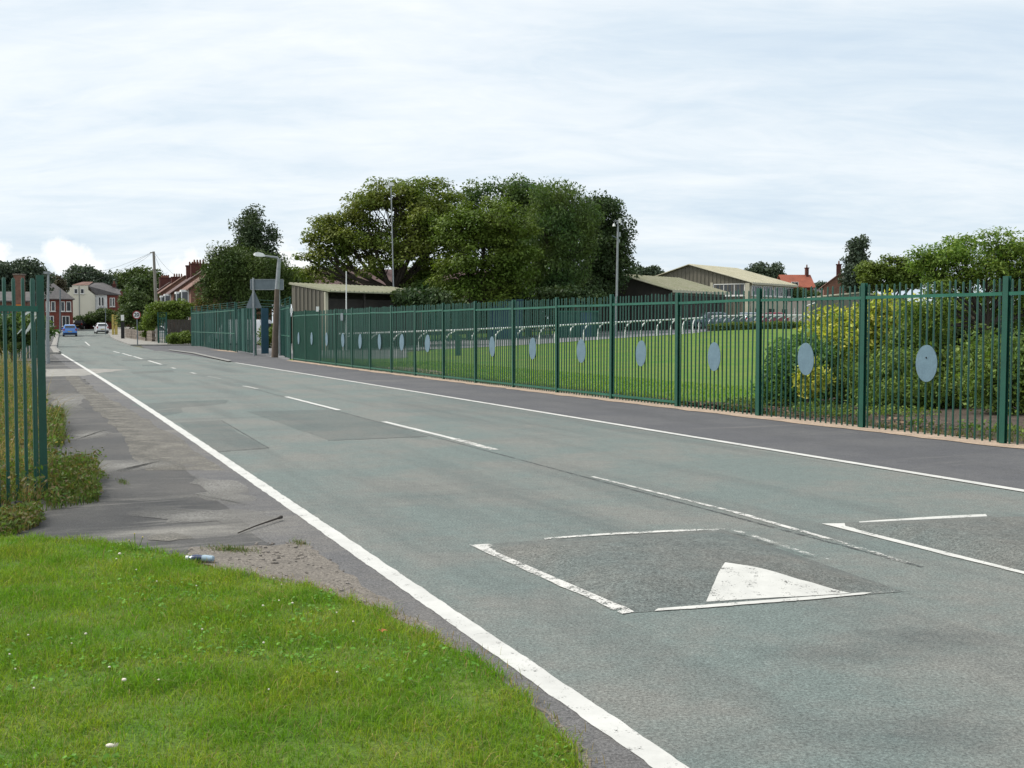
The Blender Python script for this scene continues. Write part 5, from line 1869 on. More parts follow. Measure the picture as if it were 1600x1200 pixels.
plant('holm_oak', 'very dark ragged edged tree on the right of the clump', 'tree', bpx(925, 104),
      px_lobes([(935, 335, 34, 26), (925, 325, 22, 18), (958, 365, 19, 24), (966, 354, 11, 13), (930, 385, 46, 44), (950, 425, 34, 34), (910, 445, 52, 26), (960, 405, 18, 18), (880, 450, 40, 24), (966, 382, 13, 12)], 104),
      L_HOLM, 200, 190, 0.26, (0.8, 1.4), trunk=(3.4, 0.36, (0, 0, 0)), flat=0.7, up=0.3, seed=15)
for k, (px, Y, lob, lab, mat_, sd) in enumerate((
        (690, 96, [(680, 455, 45, 20), (650, 462, 30, 14)], 'dark undergrowth bush beneath the spreading sycamore', L_OAK, 21),
        (660, 79, [(640, 467, 14, 7), (675, 468, 18, 10)], 'dark leafy bush overlapping the right end of the open shed', L_HOLM, 23),
        (800, 118, [(680, 480, 40, 20), (740, 478, 40, 22), (800, 478, 40, 22), (860, 478, 40, 22), (920, 478, 50, 22), (965, 470, 20, 24), (700, 500, 60, 12), (800, 500, 60, 12), (900, 500, 60, 12)], 'long dark thicket closing the ground behind the tree clump', L_HOLM, 24),
        (830, 95, [(830, 465, 50, 16), (900, 465, 46, 16)], 'dark low bush beneath the willow', L_HOLM, 22))):
    plant('bush', lab, 'bush', bpx(px, Y), px_lobes(lob, Y), mat_, 50 if sd != 24 else 240, 110, 0.3 if sd != 24 else 0.4, (0.7, 1.1), trunk=(0.8, 0.12, (0, 0, 0)), seed=sd, crown='foliage', stem='stems')

# trees left of the lamp column
plant('cypress_tree', 'upright grey green tree rising behind the yew', 'tree', bpx(395, 112),
      px_lobes([(393, 345, 18, 20), (385, 365, 25, 20), (405, 375, 26, 26), (395, 400, 34, 24), (415, 420, 30, 26)], 112),
      L_CON, 120, 110, 0.30, (0.6, 1.1), trunk=(4.0, 0.25, (0, 0, 0)), flat=1.1, up=0.15, aspect=0.4, seed=31)
plant('yew_tree', 'dark bushy yew with upswept shoots behind the tall fence', 'tree', bpx(372, 96),
      px_lobes([(345, 404, 17, 12), (338, 430, 22, 20), (370, 415, 34, 22), (405, 430, 36, 24), (430, 424, 18, 18), (350, 455, 32, 18), (405, 460, 40, 20), (440, 448, 18, 18)], 96),
      L_YEW, 220, 170, 0.27, (0.55, 1.1), trunk=(2.6, 0.3, (0, 0, 0)), flat=1.2, up=0.1, aspect=0.3, droop=-0.8, seed=32)
plant('bush', 'light green bush in the gate opening before the white van', 'bush', bpx(418, 84), px_lobes([(412, 528, 14, 16), (428, 525, 12, 20)], 84), L_HEDGE, 24, 90, 0.16, (0.35, 0.6),
      trunk=(0.4, 0.05, (0, 0, 0)), seed=33, crown='foliage', stem='stems')
plant('hedge', 'tall unclipped hedge between the telegraph pole and the tall fence', 'hedge', bpx(270, 106),
      px_lobes([(248, 482, 16, 9), (278, 479, 20, 8), (236, 500, 9, 16), (265, 492, 28, 8), (292, 484, 8, 8)], 106), L_HEDGE, 110, 120, 0.2, (0.4, 0.75), trunk=(0.9, 0.12, (0, 0, 0)), seed=34, crown='foliage', stem='stems')
plant('hedge', 'rusty brown green shrub beneath the yew above the tall fence', 'shrub', bpx(310, 100), px_lobes([(318, 474, 9, 6), (328, 480, 12, 6)], 100), L_RUST, 34, 110, 0.2, (0.4, 0.6),
      trunk=(1.2, 0.1, (0, 0, 0)), seed=35, crown='foliage', stem='stems')
plant('bush', 'low rounded green bush before the dark board fence', 'bush', bpx(282, 99), px_lobes([(278, 530, 14, 9), (292, 528, 8, 9)], 99), L_HEDGE, 36, 120, 0.16, (0.35, 0.55), trunk=(0.3, 0.06, (0, 0, 0)),
      seed=36, crown='foliage', stem='stems')
plant('bush', 'yellow green bush on the stone wall by the speed sign', 'bush', bpx(228, 116), px_lobes([(228, 515, 10, 10)], 116), L_LIME, 18, 110, 0.18, (0.35, 0.6), trunk=(0.4, 0.06, (0, 0, 0)), seed=37, crown='foliage', stem='stems')
plant('hedge', 'dark tall hedge on the right footway behind the pale plate post', 'hedge', bpx(212, 140),
      px_lobes([(195, 500, 10, 14), (210, 480, 14, 26), (222, 498, 16, 18), (238, 505, 12, 16)], 140), L_FAR, 80, 110, 0.3, (0.7, 1.2), trunk=(1.2, 0.12, (0, 0, 0)), seed=38, crown='foliage', stem='stems')
plant('hedge', 'clipped hedge behind the parked white car', 'hedge', bpx(158, 188), px_lobes([(150, 497, 10, 10), (162, 495, 14, 10), (174, 498, 8, 10), (134, 499, 12, 4)], 188), L_FAR, 60, 110, 0.34, (0.7, 1.1),
      trunk=(0.8, 0.1, (0, 0, 0)), seed=39, crown='foliage', stem='stems')
plant('tree', 'leafy tree left of the rear of the semi-detached row', 'tree', bpx(218, 165), px_lobes([(218, 455, 14, 18), (205, 480, 10, 18), (228, 470, 9, 16), (226, 440, 8, 10)], 165), L_FAR, 120, 110, 0.42, (0.9, 1.6),
      trunk=(3, 0.3, (0, 0, 0)), seed=40)
plant('tree', 'wide dark tree on the skyline left of the telegraph pole', 'tree', bpx(205, 240), px_lobes([(205, 440, 30, 16), (225, 432, 20, 12), (185, 455, 16, 14), (240, 442, 14, 10)], 240), L_FAR, 110, 100, 0.55, (1.2, 2.0),
      trunk=(5, 0.4, (0, 0, 0)), seed=41)
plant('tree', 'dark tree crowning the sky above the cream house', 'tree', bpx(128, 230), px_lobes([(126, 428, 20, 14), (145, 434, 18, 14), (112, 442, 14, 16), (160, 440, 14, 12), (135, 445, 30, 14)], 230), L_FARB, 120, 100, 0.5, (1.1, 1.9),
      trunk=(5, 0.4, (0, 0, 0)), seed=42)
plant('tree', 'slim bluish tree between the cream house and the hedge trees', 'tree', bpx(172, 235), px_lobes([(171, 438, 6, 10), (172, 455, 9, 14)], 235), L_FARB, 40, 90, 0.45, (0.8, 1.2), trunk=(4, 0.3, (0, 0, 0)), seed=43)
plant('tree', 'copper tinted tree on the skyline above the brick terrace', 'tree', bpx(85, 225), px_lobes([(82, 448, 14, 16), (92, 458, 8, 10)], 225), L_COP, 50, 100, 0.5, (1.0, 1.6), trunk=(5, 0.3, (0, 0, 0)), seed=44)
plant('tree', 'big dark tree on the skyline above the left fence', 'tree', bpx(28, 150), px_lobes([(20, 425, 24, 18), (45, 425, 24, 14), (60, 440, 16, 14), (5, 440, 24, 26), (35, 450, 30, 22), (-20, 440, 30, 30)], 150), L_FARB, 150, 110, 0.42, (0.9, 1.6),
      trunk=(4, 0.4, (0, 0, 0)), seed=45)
plant('bush', 'dark bushes filling the ground behind the left fence', 'bush', bpx(20, 55), px_lobes([(15, 520, 40, 26), (45, 515, 30, 20), (-30, 520, 40, 30)], 55), L_OAK, 90, 110, 0.2, (0.4, 0.8), trunk=(0.5, 0.08, (0, 0, 0)), seed=46, crown='foliage', stem='stems')
plant('bush', 'low green bush right of the yew beneath the sycamore edge', 'bush', bpx(455, 100), px_lobes([(458, 435, 18, 14), (470, 440, 14, 8), (445, 455, 18, 16)], 100), L_HEDGE, 50, 110, 0.26, (0.6, 1.0), trunk=(2.0, 0.15, (0, 0, 0)), seed=47)
# trees behind the barns and on the right
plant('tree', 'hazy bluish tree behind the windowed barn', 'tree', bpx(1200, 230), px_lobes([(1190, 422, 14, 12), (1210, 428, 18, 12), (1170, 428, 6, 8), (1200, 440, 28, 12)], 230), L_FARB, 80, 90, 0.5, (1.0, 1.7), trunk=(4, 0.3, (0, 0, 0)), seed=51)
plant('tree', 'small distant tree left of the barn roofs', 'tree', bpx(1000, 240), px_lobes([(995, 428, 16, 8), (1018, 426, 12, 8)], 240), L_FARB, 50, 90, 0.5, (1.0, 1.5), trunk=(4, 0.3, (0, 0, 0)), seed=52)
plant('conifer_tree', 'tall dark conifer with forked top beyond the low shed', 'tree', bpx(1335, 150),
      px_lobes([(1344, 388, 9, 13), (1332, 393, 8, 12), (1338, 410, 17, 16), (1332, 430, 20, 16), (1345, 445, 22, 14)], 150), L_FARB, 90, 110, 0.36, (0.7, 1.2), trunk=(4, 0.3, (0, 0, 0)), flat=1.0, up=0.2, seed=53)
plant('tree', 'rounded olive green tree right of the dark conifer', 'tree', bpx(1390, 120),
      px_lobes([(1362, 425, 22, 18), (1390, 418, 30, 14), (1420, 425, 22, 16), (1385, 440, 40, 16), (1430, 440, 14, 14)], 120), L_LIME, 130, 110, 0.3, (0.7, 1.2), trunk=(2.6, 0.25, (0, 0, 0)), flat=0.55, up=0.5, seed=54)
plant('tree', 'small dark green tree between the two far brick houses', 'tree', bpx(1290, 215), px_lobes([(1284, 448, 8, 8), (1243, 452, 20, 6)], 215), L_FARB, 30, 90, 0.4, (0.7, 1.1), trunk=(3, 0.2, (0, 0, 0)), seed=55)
plant('hedge', 'clipped green hedge below the orange red roofed house', 'hedge', bpx(1245, 140), px_lobes([(1240, 460, 22, 6), (1262, 461, 16, 5)], 140), L_FAR, 40, 90, 0.3, (0.5, 0.9), trunk=(1.5, 0.12, (0, 0, 0)), seed=56, crown='foliage', stem='stems')

# shrubs close behind the right fence
plant('laurel_bush', 'glossy dark green bush just behind the fence beside the lawn', 'bush', bpx(1238, 25.0),
      px_lobes([(1235, 575, 38, 32), (1250, 560, 40, 30, 0.8), (1215, 600, 28, 28, -0.3), (1260, 605, 32, 26), (1280, 575, 26, 36, 0.6)], 25.0), L_LAUR, 150, 85, 0.105, (0.22, 0.4), trunk=(0.3, 0.05, (0, 0, 0)),
      seed=61, flat=0.9, up=0.3, aspect=0.5, crown='foliage', stem='stems')
plant('golden_shrub', 'tall golden yellow leaved shrub behind the dark green bush', 'shrub', bpx(1345, 27.0),
      px_lobes([(1300, 520, 36, 32), (1345, 515, 42, 32), (1395, 508, 40, 30), (1378, 484, 20, 16), (1330, 545, 46, 34, -0.8), (1290, 560, 26, 34, -0.6), (1385, 540, 40, 30), (1440, 510, 24, 26), (1425, 500, 26, 22, 0.5)], 27.0),
      L_AUC, 190, 66, 0.135, (0.24, 0.42), trunk=(0.4, 0.06, (0, 0, 0)), seed=62, flat=0.9, up=0.35, aspect=0.42, crown='foliage', stem='stems')
plant('golden_shrub', 'low golden yellow plant at the foot of the dark green bush', 'shrub', bpx(1262, 23.2), px_lobes([(1258, 600, 22, 16), (1272, 590, 16, 22)], 23.2), L_AUC, 22, 50, 0.13, (0.2, 0.32), trunk=(0.2, 0.03, (0, 0, 0)), seed=63,
      flat=0.9, up=0.3, aspect=0.42, crown='foliage', stem='stems')
plant('green_shrub', 'broad mid green shrub in the soil bed behind the rightmost oval plate', 'shrub', bpx(1440, 24.0),
      px_lobes([(1400, 590, 46, 34), (1450, 575, 50, 44, 0.6), (1370, 600, 38, 30), (1500, 590, 44, 40), (1440, 615, 60, 24, -0.5), (1420, 545, 34, 30, 1.2), (1460, 545, 30, 30, 1.0), (1350, 590, 40, 40, 1.5), (1320, 600, 30, 36, 1.0), (1410, 625, 50, 22, -0.8), (1480, 620, 40, 26, -0.8), (1350, 622, 34, 18, -0.4), (1430, 520, 34, 34, 1.6)], 24.0),
      L_SHR, 400, 85, 0.085, (0.22, 0.42), trunk=(0.3, 0.05, (0, 0, 0)), seed=64, flat=0.9, crown='foliage', stem='stems')
plant('green_shrub', 'mid green shrub at the right edge beside the last fence post', 'shrub', bpx(1570, 21.5),
      px_lobes([(1560, 590, 44, 44), (1610, 575, 46, 50), (1540, 560, 36, 34, 1), (1590, 620, 50, 26), (1660, 590, 60, 60)], 21.5), L_SHR, 230, 85, 0.085, (0.22, 0.42), trunk=(0.3, 0.05, (0, 0, 0)), seed=65, flat=0.9, crown='foliage', stem='stems')
plant('robinia_tree', 'feathery light green tree overhanging the right end of the fence', 'tree', bpx(1535, 24.5),
      px_lobes([(1480, 398, 44, 20), (1505, 384, 30, 16, 0.6), (1452, 420, 38, 16), (1440, 405, 18, 14), (1570, 385, 46, 24), (1540, 420, 50, 20), (1590, 425, 46, 24), (1500, 435, 44, 16), (1440, 400, 16, 8), (1465, 470, 28, 44), (1445, 500, 18, 34),
                (1420, 485, 12, 18), (1560, 460, 40, 30, 1.2), (1630, 400, 50, 40), (1620, 470, 46, 50, 0.5), (1510, 480, 30, 40, 1.4)], 24.5),
      L_ROB, 560, 62, 0.085, (0.10, 0.36), trunk=(1.9, 0.09, (0.05, 0, 0)), seed=66, flat=0.55, up=0.45, aspect=0.36, droop=0.5, twigs=0.8, inner=0.3, limb_r=0.035)
plant('dark_shrub', 'deep shaded evergreen shrub under the feathery tree', 'shrub', bpx(1510, 27.5), px_lobes([(1500, 530, 50, 50), (1560, 520, 50, 50), (1470, 540, 36, 40), (1620, 520, 50, 60)], 27.5), L_HOLM, 140, 100, 0.11, (0.3, 0.5),
      trunk=(0.8, 0.08, (0, 0, 0)), seed=67, flat=0.9, crown='foliage', stem='stems')

# ------------------------------------------------------------------ near grass verge, weeds, litter


def inside(poly, x, y):
    r = np.zeros(len(x), bool)
    n = len(poly)
    for i in range(n):
        x0, y0 = poly[i]
        x1, y1 = poly[(i + 1) % n]
        c = ((y0 > y) != (y1 > y)) & (x < (x1 - x0) * (y - y0) / (y1 - y0 + 1e-12) + x0)
        r ^= c
    return r


def blades(name, x, y, h, w, mat, lean=0.5, kind='stuff', zoff=0.0, seed=5):
    rng = np.random.default_rng(seed)
    n = len(x)
    a = rng.random(n) * 2 * math.pi
    b = rng.random(n) * 2 * math.pi
    ln = lean * rng.random(n) * h
    dx, dy = np.cos(b) * ln, np.sin(b) * ln
    wx, wy = np.cos(a) * w / 2, np.sin(a) * w / 2
    z = terr(x, y) + zoff
    v = np.zeros((n, 5, 3))
    v[:, 0] = np.stack([x - wx, y - wy, z], -1)
    v[:, 1] = np.stack([x + wx, y + wy, z], -1)
    v[:, 2] = np.stack([x + wx * .7 + dx * .4, y + wy * .7 + dy * .4, z + h * .6], -1)
    v[:, 3] = np.stack([x - wx * .7 + dx * .4, y - wy * .7 + dy * .4, z + h * .6], -1)
    v[:, 4] = np.stack([x + dx * 1.1, y + dy * 1.1, z + h * (1 - 0.25 * ln / np.maximum(h, 1e-6))], -1)
    base = np.arange(n)[:, None] * 5
    f = np.concatenate([base + np.array([0, 1, 2]), base + np.array([0, 2, 3]), base + np.array([3, 2, 4])], 1).reshape(-1)
    return link(name, np_mesh(name, v.reshape(-1, 3), f, 3, mat), None, kind)


edge_px = [(-700, 838), (-100, 836), (0, 838), (90, 842), (190, 851), (240, 862), (300, 878), (345, 893), (420, 905), (480, 915), (545, 938), (600, 956), (645, 985), (700, 1008), (745, 1035), (780, 1060), (820, 1092), (855, 1130), (885, 1165), (915, 1205)]
edge = [at(*p) for p in edge_px]
verge = edge + [(0.6, 3.0), (2.2, 0.0), (4.2, -5), (-14, -5), (-14, edge[0][1])]
patch('verge_turf', verge, 0.004, M_TURFB, 0.03, sub=8)
nb = 420000
bx_, by_ = RNG.uniform(-5.2, 1.8, nb), RNG.uniform(2.6, 9.2, nb)
jx = np.array([mnoise.noise(Vector((a * 2.3, b * 2.3, 0.0))) for a, b in zip(bx_[::1], by_[::1])])
keep = inside(verge, bx_ + 0.05 * jx + 0.02, by_ + 0.05 * jx + 0.01) & (np.abs(bx_) < 0.62 * by_ + 0.4)
keep &= RNG.random(nb) < np.clip(0.75 + 0.8 * jx, 0.5, 1)
bx_, by_, jx = bx_[keep], by_[keep], jx[keep]
hh_ = 0.048 * (0.5 + 0.8 * RNG.random(len(bx_))) * (1 + 0.5 * jx)
blades('verge_grass', bx_, by_, hh_, 0.0040, L_GRASS, 1.7)
kd = RNG.random(len(bx_)) < 0.07
blades('dry_verge_blades', bx_[kd] + 0.004, by_[kd], hh_[kd] * 1.15, 0.0032, L_DRY, 2.0, seed=6)
kl = RNG.random(len(bx_)) < 0.012
blades('long_verge_blades', bx_[kl] + 0.006, by_[kl], hh_[kl] * 1.9, 0.0045, L_GRASS, 1.6, seed=7)
# straggling clover leaves between the blades
nc = 5200
cx, cy = RNG.uniform(-5, 1.4, nc), RNG.uniform(3.5, 9, nc)
jn = np.array([mnoise.noise(Vector((a * 1.1, b * 1.1, 4.0))) for a, b in zip(cx, cy)])
k = inside(verge, cx, cy) & (jn > 0.08)
cc = np.stack([cx[k], cy[k], np.full(k.sum(), 0.035)], -1)
v, f = leaves(cc, np.full(len(cc), 0.02), np.full(len(cc), 3), 0.02, 0.5, 0.7, 0.9)
link('verge_clover', np_mesh('verge_clover', v, f, 4, L_CLOV), None, 'stuff')
# dry blades and crumbs along the torn edge of the turf
ed = resamp(edge[6:], 900)
ed = ed + RNG.normal(0, 0.05, ed.shape)
blades('edge_grass', ed[:, 0], ed[:, 1], 0.02 + 0.04 * RNG.random(len(ed)), 0.004, L_DRY, 0.9, seed=8)
ed2 = resamp(edge[2:], 2600) + RNG.normal(0, 0.018, (2600, 2))
kk = np.array([mnoise.noise(Vector((a * 4, b * 4, 8.0))) for a, b in ed2]) > -0.05
blades('ragged_edge_grass', ed2[kk, 0], ed2[kk, 1], 0.03 + 0.05 * RNG.random(kk.sum()), 0.0042, L_GRASS, 1.8, seed=15)
# bare sandy ground between verge and road
bare = [at(*p) for p in ((290, 868), (300, 856), (420, 853), (470, 846), (500, 862), (560, 910), (640, 962), (700, 1000), (760, 1045), (830, 1100), (900, 1160), (930, 1200), (905, 1200), (860, 1132), (780, 1058), (690, 1004), (640, 984), (560, 945), (480, 915), (420, 905), (340, 892))]
patch('bare_ground', bare, 0.0032, M_GRITN, 0.06, sub=10)
npb = 2600
pxs, pys = RNG.uniform(-3.4, 1.2, npb), RNG.uniform(4.4, 9.6, npb)
k = inside(bare, pxs, pys)
pb = MB()
for a, b in zip(pxs[k], pys[k]):
    r = 0.004 + 0.012 * R.random() ** 2.5
    pb.ball((a, b, r * 0.4), r, 5, 3, (1, 0.8 + 0.4 * R.random(), 0.7))
for _ in range(90):                                             # broken tarmac crumbs
    a, b = at(R.uniform(400, 480), R.uniform(846, 882))
    r = 0.004 + 0.014 * R.random() ** 2
    pb.ball((a, b, r * 0.4), r, 5, 3, (1, 0.8, 0.6))
pb.build('pebbles', M_PEBB, None, kind='stuff')
tx, ty = [], []
for (x0, y0, x1, y1, n) in ((325, 858, 398, 862, 500), (455, 848, 480, 852, 120), (150, 742, 172, 745, 120), (183, 752, 201, 756, 120)):
    for _ in range(n):
        f = min(1.15, max(-0.15, R.gauss(0.5, 0.27)))
        a, b = at(x0 + (x1 - x0) * f, y0 + (y1 - y0) * f + R.gauss(0, 2.0))
        tx.append(a)
        ty.append(b)
blades('crack_grass', np.array(tx), np.array(ty), 0.012 + 0.045 * RNG.random(len(tx)) ** 1.6, 0.004, L_WEED, 1.6, seed=9)


def sheet_xy(quad, n, rng):
    """random ground points inside a convex pixel quad"""
    P = [Vector(at(*p)) for p in quad]
    u, v = rng.random(n), rng.random(n)
    x = (P[0].x * (1 - u) + P[1].x * u) * (1 - v) + (P[3].x * (1 - u) + P[2].x * u) * v
    y = (P[0].y * (1 - u) + P[1].y * u) * (1 - v) + (P[3].y * (1 - u) + P[2].y * u) * v
    return x, y


# weeds round the left fence
wx_ = np.concatenate([lp.x + RNG.uniform(-3.2, 0.1, 5200), lp.x - 0.43 * (yy := RNG.uniform(0.3, 26, 15000)) + RNG.uniform(-2.6, 0.25, 15000)])
wy_ = np.concatenate([lp.y + RNG.uniform(-0.7, 1.2, 5200), lp.y + yy])
jn = np.array([mnoise.noise(Vector((a * 0.8, b * 0.8, 2.0))) for a, b in zip(wx_, wy_)])
hw_ = np.clip(0.40 + 0.65 * jn, 0.10, 1.0) * (0.5 + 0.8 * RNG.random(len(wx_))) * np.clip(0.45 + (wy_ - lp.y + 0.7) * 0.12, 0.3, 1.5)
kw = RNG.random(len(wx_)) < np.clip(0.55 - 0.6 * jn, 0.2, 0.9)
blades('tall_weeds', wx_[kw], wy_[kw], hw_[kw] * 0.8, 0.011, L_WEED, 0.9, seed=10)
blades('dry_weeds', wx_[~kw], wy_[~kw], hw_[~kw], 0.010, L_DRY, 0.8, seed=14)
wc_n = 1500
cx = lp.x + RNG.uniform(-3.0, 0.15, wc_n)
cy = lp.y + RNG.uniform(-0.75, 1.5, wc_n)
cc = np.stack([cx, cy, 0.05 + 0.28 * RNG.random(wc_n) ** 2], -1)
yy2 = RNG.uniform(0.8, 24, 3200)
cc = np.concatenate([cc, np.stack([lp.x - 0.43 * yy2 + RNG.uniform(-2.2, 0.3, 3200), lp.y + yy2, 0.05 + 0.6 * RNG.random(3200) ** 1.5], -1)])
v, f = leaves(cc, np.full(len(cc), 0.10), np.full(len(cc), 6), 0.05, 0.7, 0.4, 0.45)
v[:, 2] = np.maximum(v[:, 2], 0.01)
link('weed_leaves', np_mesh('weed_leaves', v, f, 4, L_WEED), None, 'stuff')


def tuft(label, quad, n, h, mat, seed, leafn, name='weed_tuft'):
    rng = np.random.default_rng(seed)
    x, y = sheet_xy(quad, n, rng)
    cx_, cy_ = x.mean(), y.mean()
    q = np.hypot((x - cx_) / (np.ptp(x) / 2 + 1e-6), (y - cy_) / (np.ptp(y) / 2 + 1e-6))
    k = q < 1.05
    x, y, q = x[k], y[k], q[k]
    ob = blades('blades', x - cx_, y - cy_, h * (1.15 - 0.8 * q) * (0.45 + 0.75 * rng.random(len(x))), 0.010, mat, 0.9, None, 0, seed)
    t = thing(name, label, 'weeds', (cx_, cy_, 0))
    ob.parent = t
    m = min(leafn, len(x))
    c3 = np.stack([x[:m] - cx_, y[:m] - cy_, 0.03 + h * 0.75 * (1.1 - 0.8 * q[:m]) * rng.random(m)], -1)
    v_, f_ = leaves(c3, np.full(m, 0.06), np.full(m, 6), 0.045, 0.7, 0.4, 0.45, 0, rng)
    v_[:, 2] = np.maximum(v_[:, 2], 0.008)
    link('leaves', np_mesh('leaves', v_, f_, 4, L_WEED), t)
    return t


tuft('big bushy weed clump spreading right from the left fence post', [(72, 800), (156, 784), (148, 742), (80, 712)], 1700, 0.30, L_WEED, 71, 500)
tuft('weed clump on the footway edge further behind the fence post', [(76, 705), (102, 694), (96, 660), (78, 640)], 900, 0.42, L_WEED, 72, 260)
tuft('low reddish weeds at the very left below the green fence', [(-10, 850), (60, 822), (62, 800), (-10, 805)], 900, 0.16, L_DRY, 73, 320)

# flowers
fm = MB()
fm.ball((0, 0, 0.0), 0.0075, 8, 5, (1, 1, 0.9))
ME_FL = fm.mesh('flower_head', M_FLOW, True)
ME_ST = MB().tube([(0, 0, -0.06), (0.003, 0, -0.01)], 0.0015, 5).mesh('stem', M_TURFB)
fl_px = [(44, 992), (112, 1005), (15, 1022), (194, 1062), (53, 1075), (187, 865), (182, 873), (245, 908), (307, 915), (316, 983), (440, 913), (436, 938), (457, 942), (526, 957), (552, 971), (412, 1004), (420, 1077), (248, 1062), (171, 1042), (527, 1050),
         (428, 903), (411, 946), (134, 990), (24, 1045), (213, 890)]
for i, p in enumerate(fl_px):
    a, b = at(*p)
    t = thing('clover_flower', {3: 'largest white clover flower low in the left half of the verge', 5: 'larger white clover flower at the rear of the verge beside the pale stalk'}.get(i, 'small white clover flower in the near grass verge'), 'flower', (a, b, 0), R.random() * 6, 'clover flowers in the grass verge')
    z = 0.065 + R.uniform(-.008, .012)
    # the flower stands above the ground, so its foot lies a little nearer than the pixel's ground point
    k = 1 - z / HC
    t.location = (a * k, b * k, 0)
    o = link('flower_head', ME_FL, t, None, (0, 0, z))
    q = R.uniform(0.55, 1.05) if i not in (3, 5) else 1.5
    o.scale = (q, q, q * R.uniform(0.7, 1.0))
    link('stem', ME_ST, t, None, (0, 0, z))
a, b = at(172, 1168)
k = 1 - 0.05 / HC
fe = MB()
for j in range(7):
    q = j / 7 * 3.0 - 1.5
    fe.add([(0, 0, 0), (math.cos(q) * .03, math.sin(q) * .012, .006), (math.cos(q) * .034, math.sin(q) * .014, .018)], [(0, 1, 2)])
fe.ball((0, 0, 0.008), 0.014, 8, 5, (1.3, 0.7, 0.6))
tag(fe.build('feather_scrap', M_FLOW, None, loc=(a * k, b * k, 0.05)), 'crumpled white scrap in the grass at the bottom left', 'litter')
for i, (p, h, lab) in enumerate((((92, 690), 0.30, 'small yellow flowers on the weeds behind the left fence post'), ((50, 692), 0.45, 'yellow flower seen between the pales of the left fence'),
                                 ((212, 838), 0.12, 'tiny yellow seed heads at the far rim of the verge'))):
    a, b = at(*p)
    k = 1 - h / HC
    t = thing('yellow_flower', lab, 'flower', (a * k, b * k, 0))
    for j in range(3):
        dx, dy = R.uniform(-.05, .05), R.uniform(-.05, .05)
        z = h + R.uniform(-.04, .02)
        MB().tube([(dx * .3, dy * .3, 0), (dx, dy, z)], 0.0025, 5).build('stem', M_TURFB, t)
        MB().ball((dx, dy, z), 0.010 if i != 2 else 0.006, 7, 4, (1, 1, .6)).build('flower_head', M_YFLOW, t)
# long pale seed stalk on the verge
a, b = at(160, 880)
t = thing('grass_stalk', 'single long pale grass stalk rising from the verge', 'grass stalk', (a, b, 0))
MB().tube([(0, 0, 0), (0.01, 0, 0.08), (0.035, 0.02, 0.17)], [0.002, 0.002, 0.0013], 5).build('stalk', L_DRY, t)

# litter: crushed bottle, stick, dead leaf, black clod
a, b = at(314, 879)
bt = thing('plastic_bottle', 'crushed clear plastic bottle with navy label lying at the verge edge', 'bottle', (a, b, 0.032), math.radians(-8))
pr = [(-.098, .012), (-.085, .014), (-.080, .013), (-.06, .026), (-.035, .030), (0.0, .025), (.03, .030), (.07, .028), (.092, .027), (.098, .018)]
vs, fs = [], []
for i, (x, r) in enumerate(pr):
    for k in range(12):
        q = 2 * math.pi * k / 12
        dent = 1 - 0.16 * max(0, math.sin(q * 2 + x * 60))
        vs.append((x, r * math.cos(q) * dent, r * math.sin(q) * 0.85 * dent))
for i in range(len(pr) - 1):
    for k in range(12):
        fs.append((i * 12 + k, i * 12 + (k + 1) % 12, (i + 1) * 12 + (k + 1) % 12, (i + 1) * 12 + k))
fs += [tuple(range(12)), tuple(range(108, 120))]
MB().add(vs, fs).build('body', M_CLEAR, bt, True)
lb_ = MB()
vs, fs = [], []
for x, r in ((-.062, .0275), (-.035, .0315), (0.0, .0265), (.012, .0285)):
    for k in range(12):
        q = 2 * math.pi * k / 12
        dent = 1 - 0.16 * max(0, math.sin(q * 2 + x * 60))
        vs.append((x, r * math.cos(q) * dent, r * math.sin(q) * 0.86 * dent))
for i in range(3):
    for k in range(12):
        fs.append((i * 12 + k, i * 12 + (k + 1) % 12, (i + 1) * 12 + (k + 1) % 12, (i + 1) * 12 + k))
lb_.add(vs, fs).build('label', M_NAVY, bt, True)
MB().tube([(-.112, 0, 0), (-.094, 0, 0)], 0.0155, 10).build('cap', M_WPLAS, bt)
a, b = Vector((*at(372, 835), 0.012)), Vector((*at(440, 813), 0.03))
stk = MB().tube([a - a, (b - a) * .4 + Vector((0, 0.01, .004)), (b - a) * .9, (b - a)], [0.005, 0.006, 0.009, 0.016], 6).build('stick', M_TWIG, None, True, loc=a)
tag(stk, 'thin dark stick lying on the tarmac footway', 'stick')
a, b = at(596, 986)
dl = MB()
k = 1 - 0.06 / HC
for j in range(5):
    q = j * 1.2566
    dl.add([(0, 0, 0), (math.cos(q - .35) * .018, math.sin(q - .35) * .018, .008), (math.cos(q) * .036, math.sin(q) * .036, .004), (math.cos(q + .35) * .018, math.sin(q + .35) * .018, .012)], [(0, 1, 2, 3)])
tag(dl.build('fallen_leaf', M_DEADL, None, loc=(a * k, b * k, 0.058)), 'orange brown fallen leaf on the verge near the white line', 'leaf')
a, b = at(27, 797)
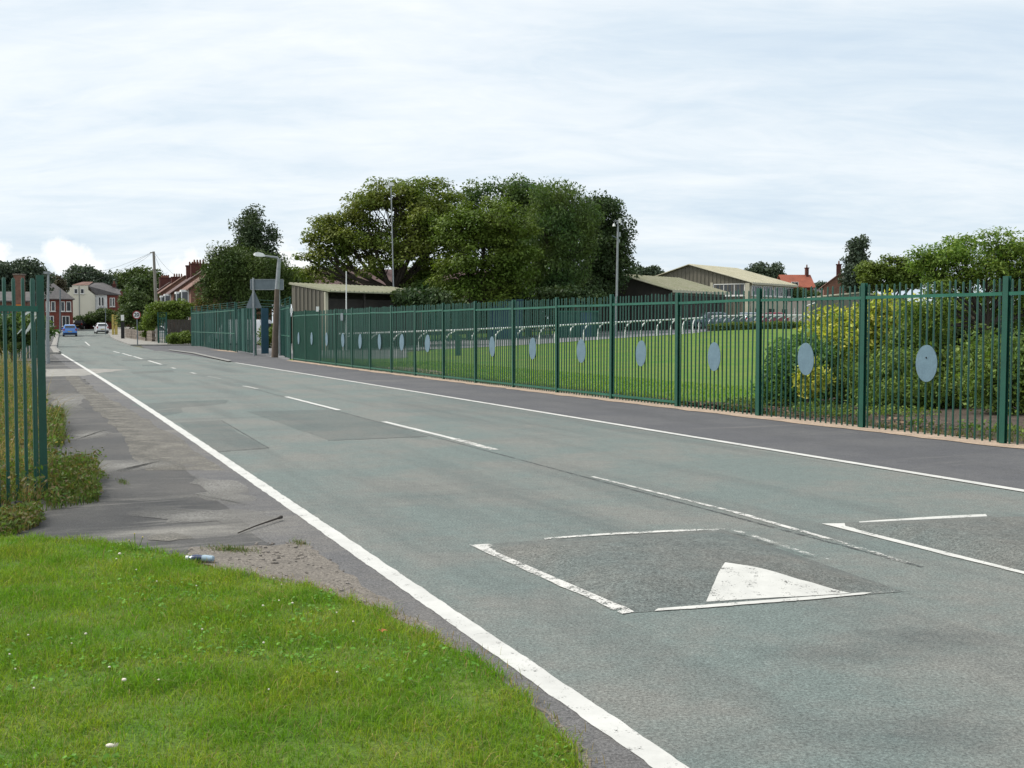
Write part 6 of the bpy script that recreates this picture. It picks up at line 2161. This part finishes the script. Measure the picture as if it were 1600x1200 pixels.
tag(MB().ball((0, 0, 0.04), 0.06, 8, 5, (1.3, 1, .8)).build('dark_clod', M_BLACK, None, True, loc=(a, b, 0)), 'black lump lying at the foot of the left fence', 'rubble')

# leaf litter and low plants in the soil bed
n = 2600
lx, ly = [], []
for _ in range(n):
    p = fence_off(R.uniform(-4, 9.5), R.uniform(0.25, 3.2))
    lx.append(p.x)
    ly.append(p.y)
cc = np.stack([np.array(lx), np.array(ly), np.full(n, 0.02)], -1)
cc[:, 2] += terr(cc[:, 0], cc[:, 1])
v, f = leaves(cc, np.full(n, 0.015), np.ones(n, int), 0.07, 0.5, 0.75, 0.6)
link('leaf_litter', np_mesh('leaf_litter', v, f, 4, M_LITTER), None, 'stuff')
px_, py_ = [], []
for _ in range(2600):
    s, d = R.uniform(-3.5, 9), R.uniform(0.9, 3.0)
    p = fence_off(s, d)
    if mnoise.noise(Vector((p.x * 0.8, p.y * 0.8, 6))) > 0.0:
        px_.append(p.x)
        py_.append(p.y)
cc = np.stack([np.array(px_), np.array(py_), 0.04 + 0.10 * RNG.random(len(px_))], -1)
v, f = leaves(cc, np.full(len(cc), 0.09), np.full(len(cc), 5), 0.07, 0.8, 0.4, 0.5)
v[:, 2] = np.maximum(v[:, 2], 0.03)
link('low_ground_cover', np_mesh('low_ground_cover', v, f, 4, L_SHR), None, 'stuff')
lx, ly = [], []
for _ in range(9000):
    s, d = R.uniform(-4, 40), abs(R.gauss(0, 0.5)) + 0.15
    p = fence_off(s, d)
    if mnoise.noise(Vector((p.x * 0.9, p.y * 0.9, 3))) > 0.02 or s > 10 and R.random() < .35:
        lx.append(p.x)
        ly.append(p.y)
lx, ly = np.array(lx), np.array(ly)
blades('fence_foot_grass', lx, ly, 0.04 + 0.12 * RNG.random(len(lx)) ** 1.5, 0.012, L_WEED, 0.9, seed=12)
lx, ly = [], []
for _ in range(26000):
    s, d = R.uniform(7, 40), R.uniform(0.7, 6.0)
    p = fence_off(s, d)
    lx.append(p.x)
    ly.append(p.y)
lx, ly = np.array(lx), np.array(ly)
blades('field_grass', lx, ly, 0.02 + 0.05 * RNG.random(len(lx)), 0.014, L_GRASS, 0.9, seed=13)
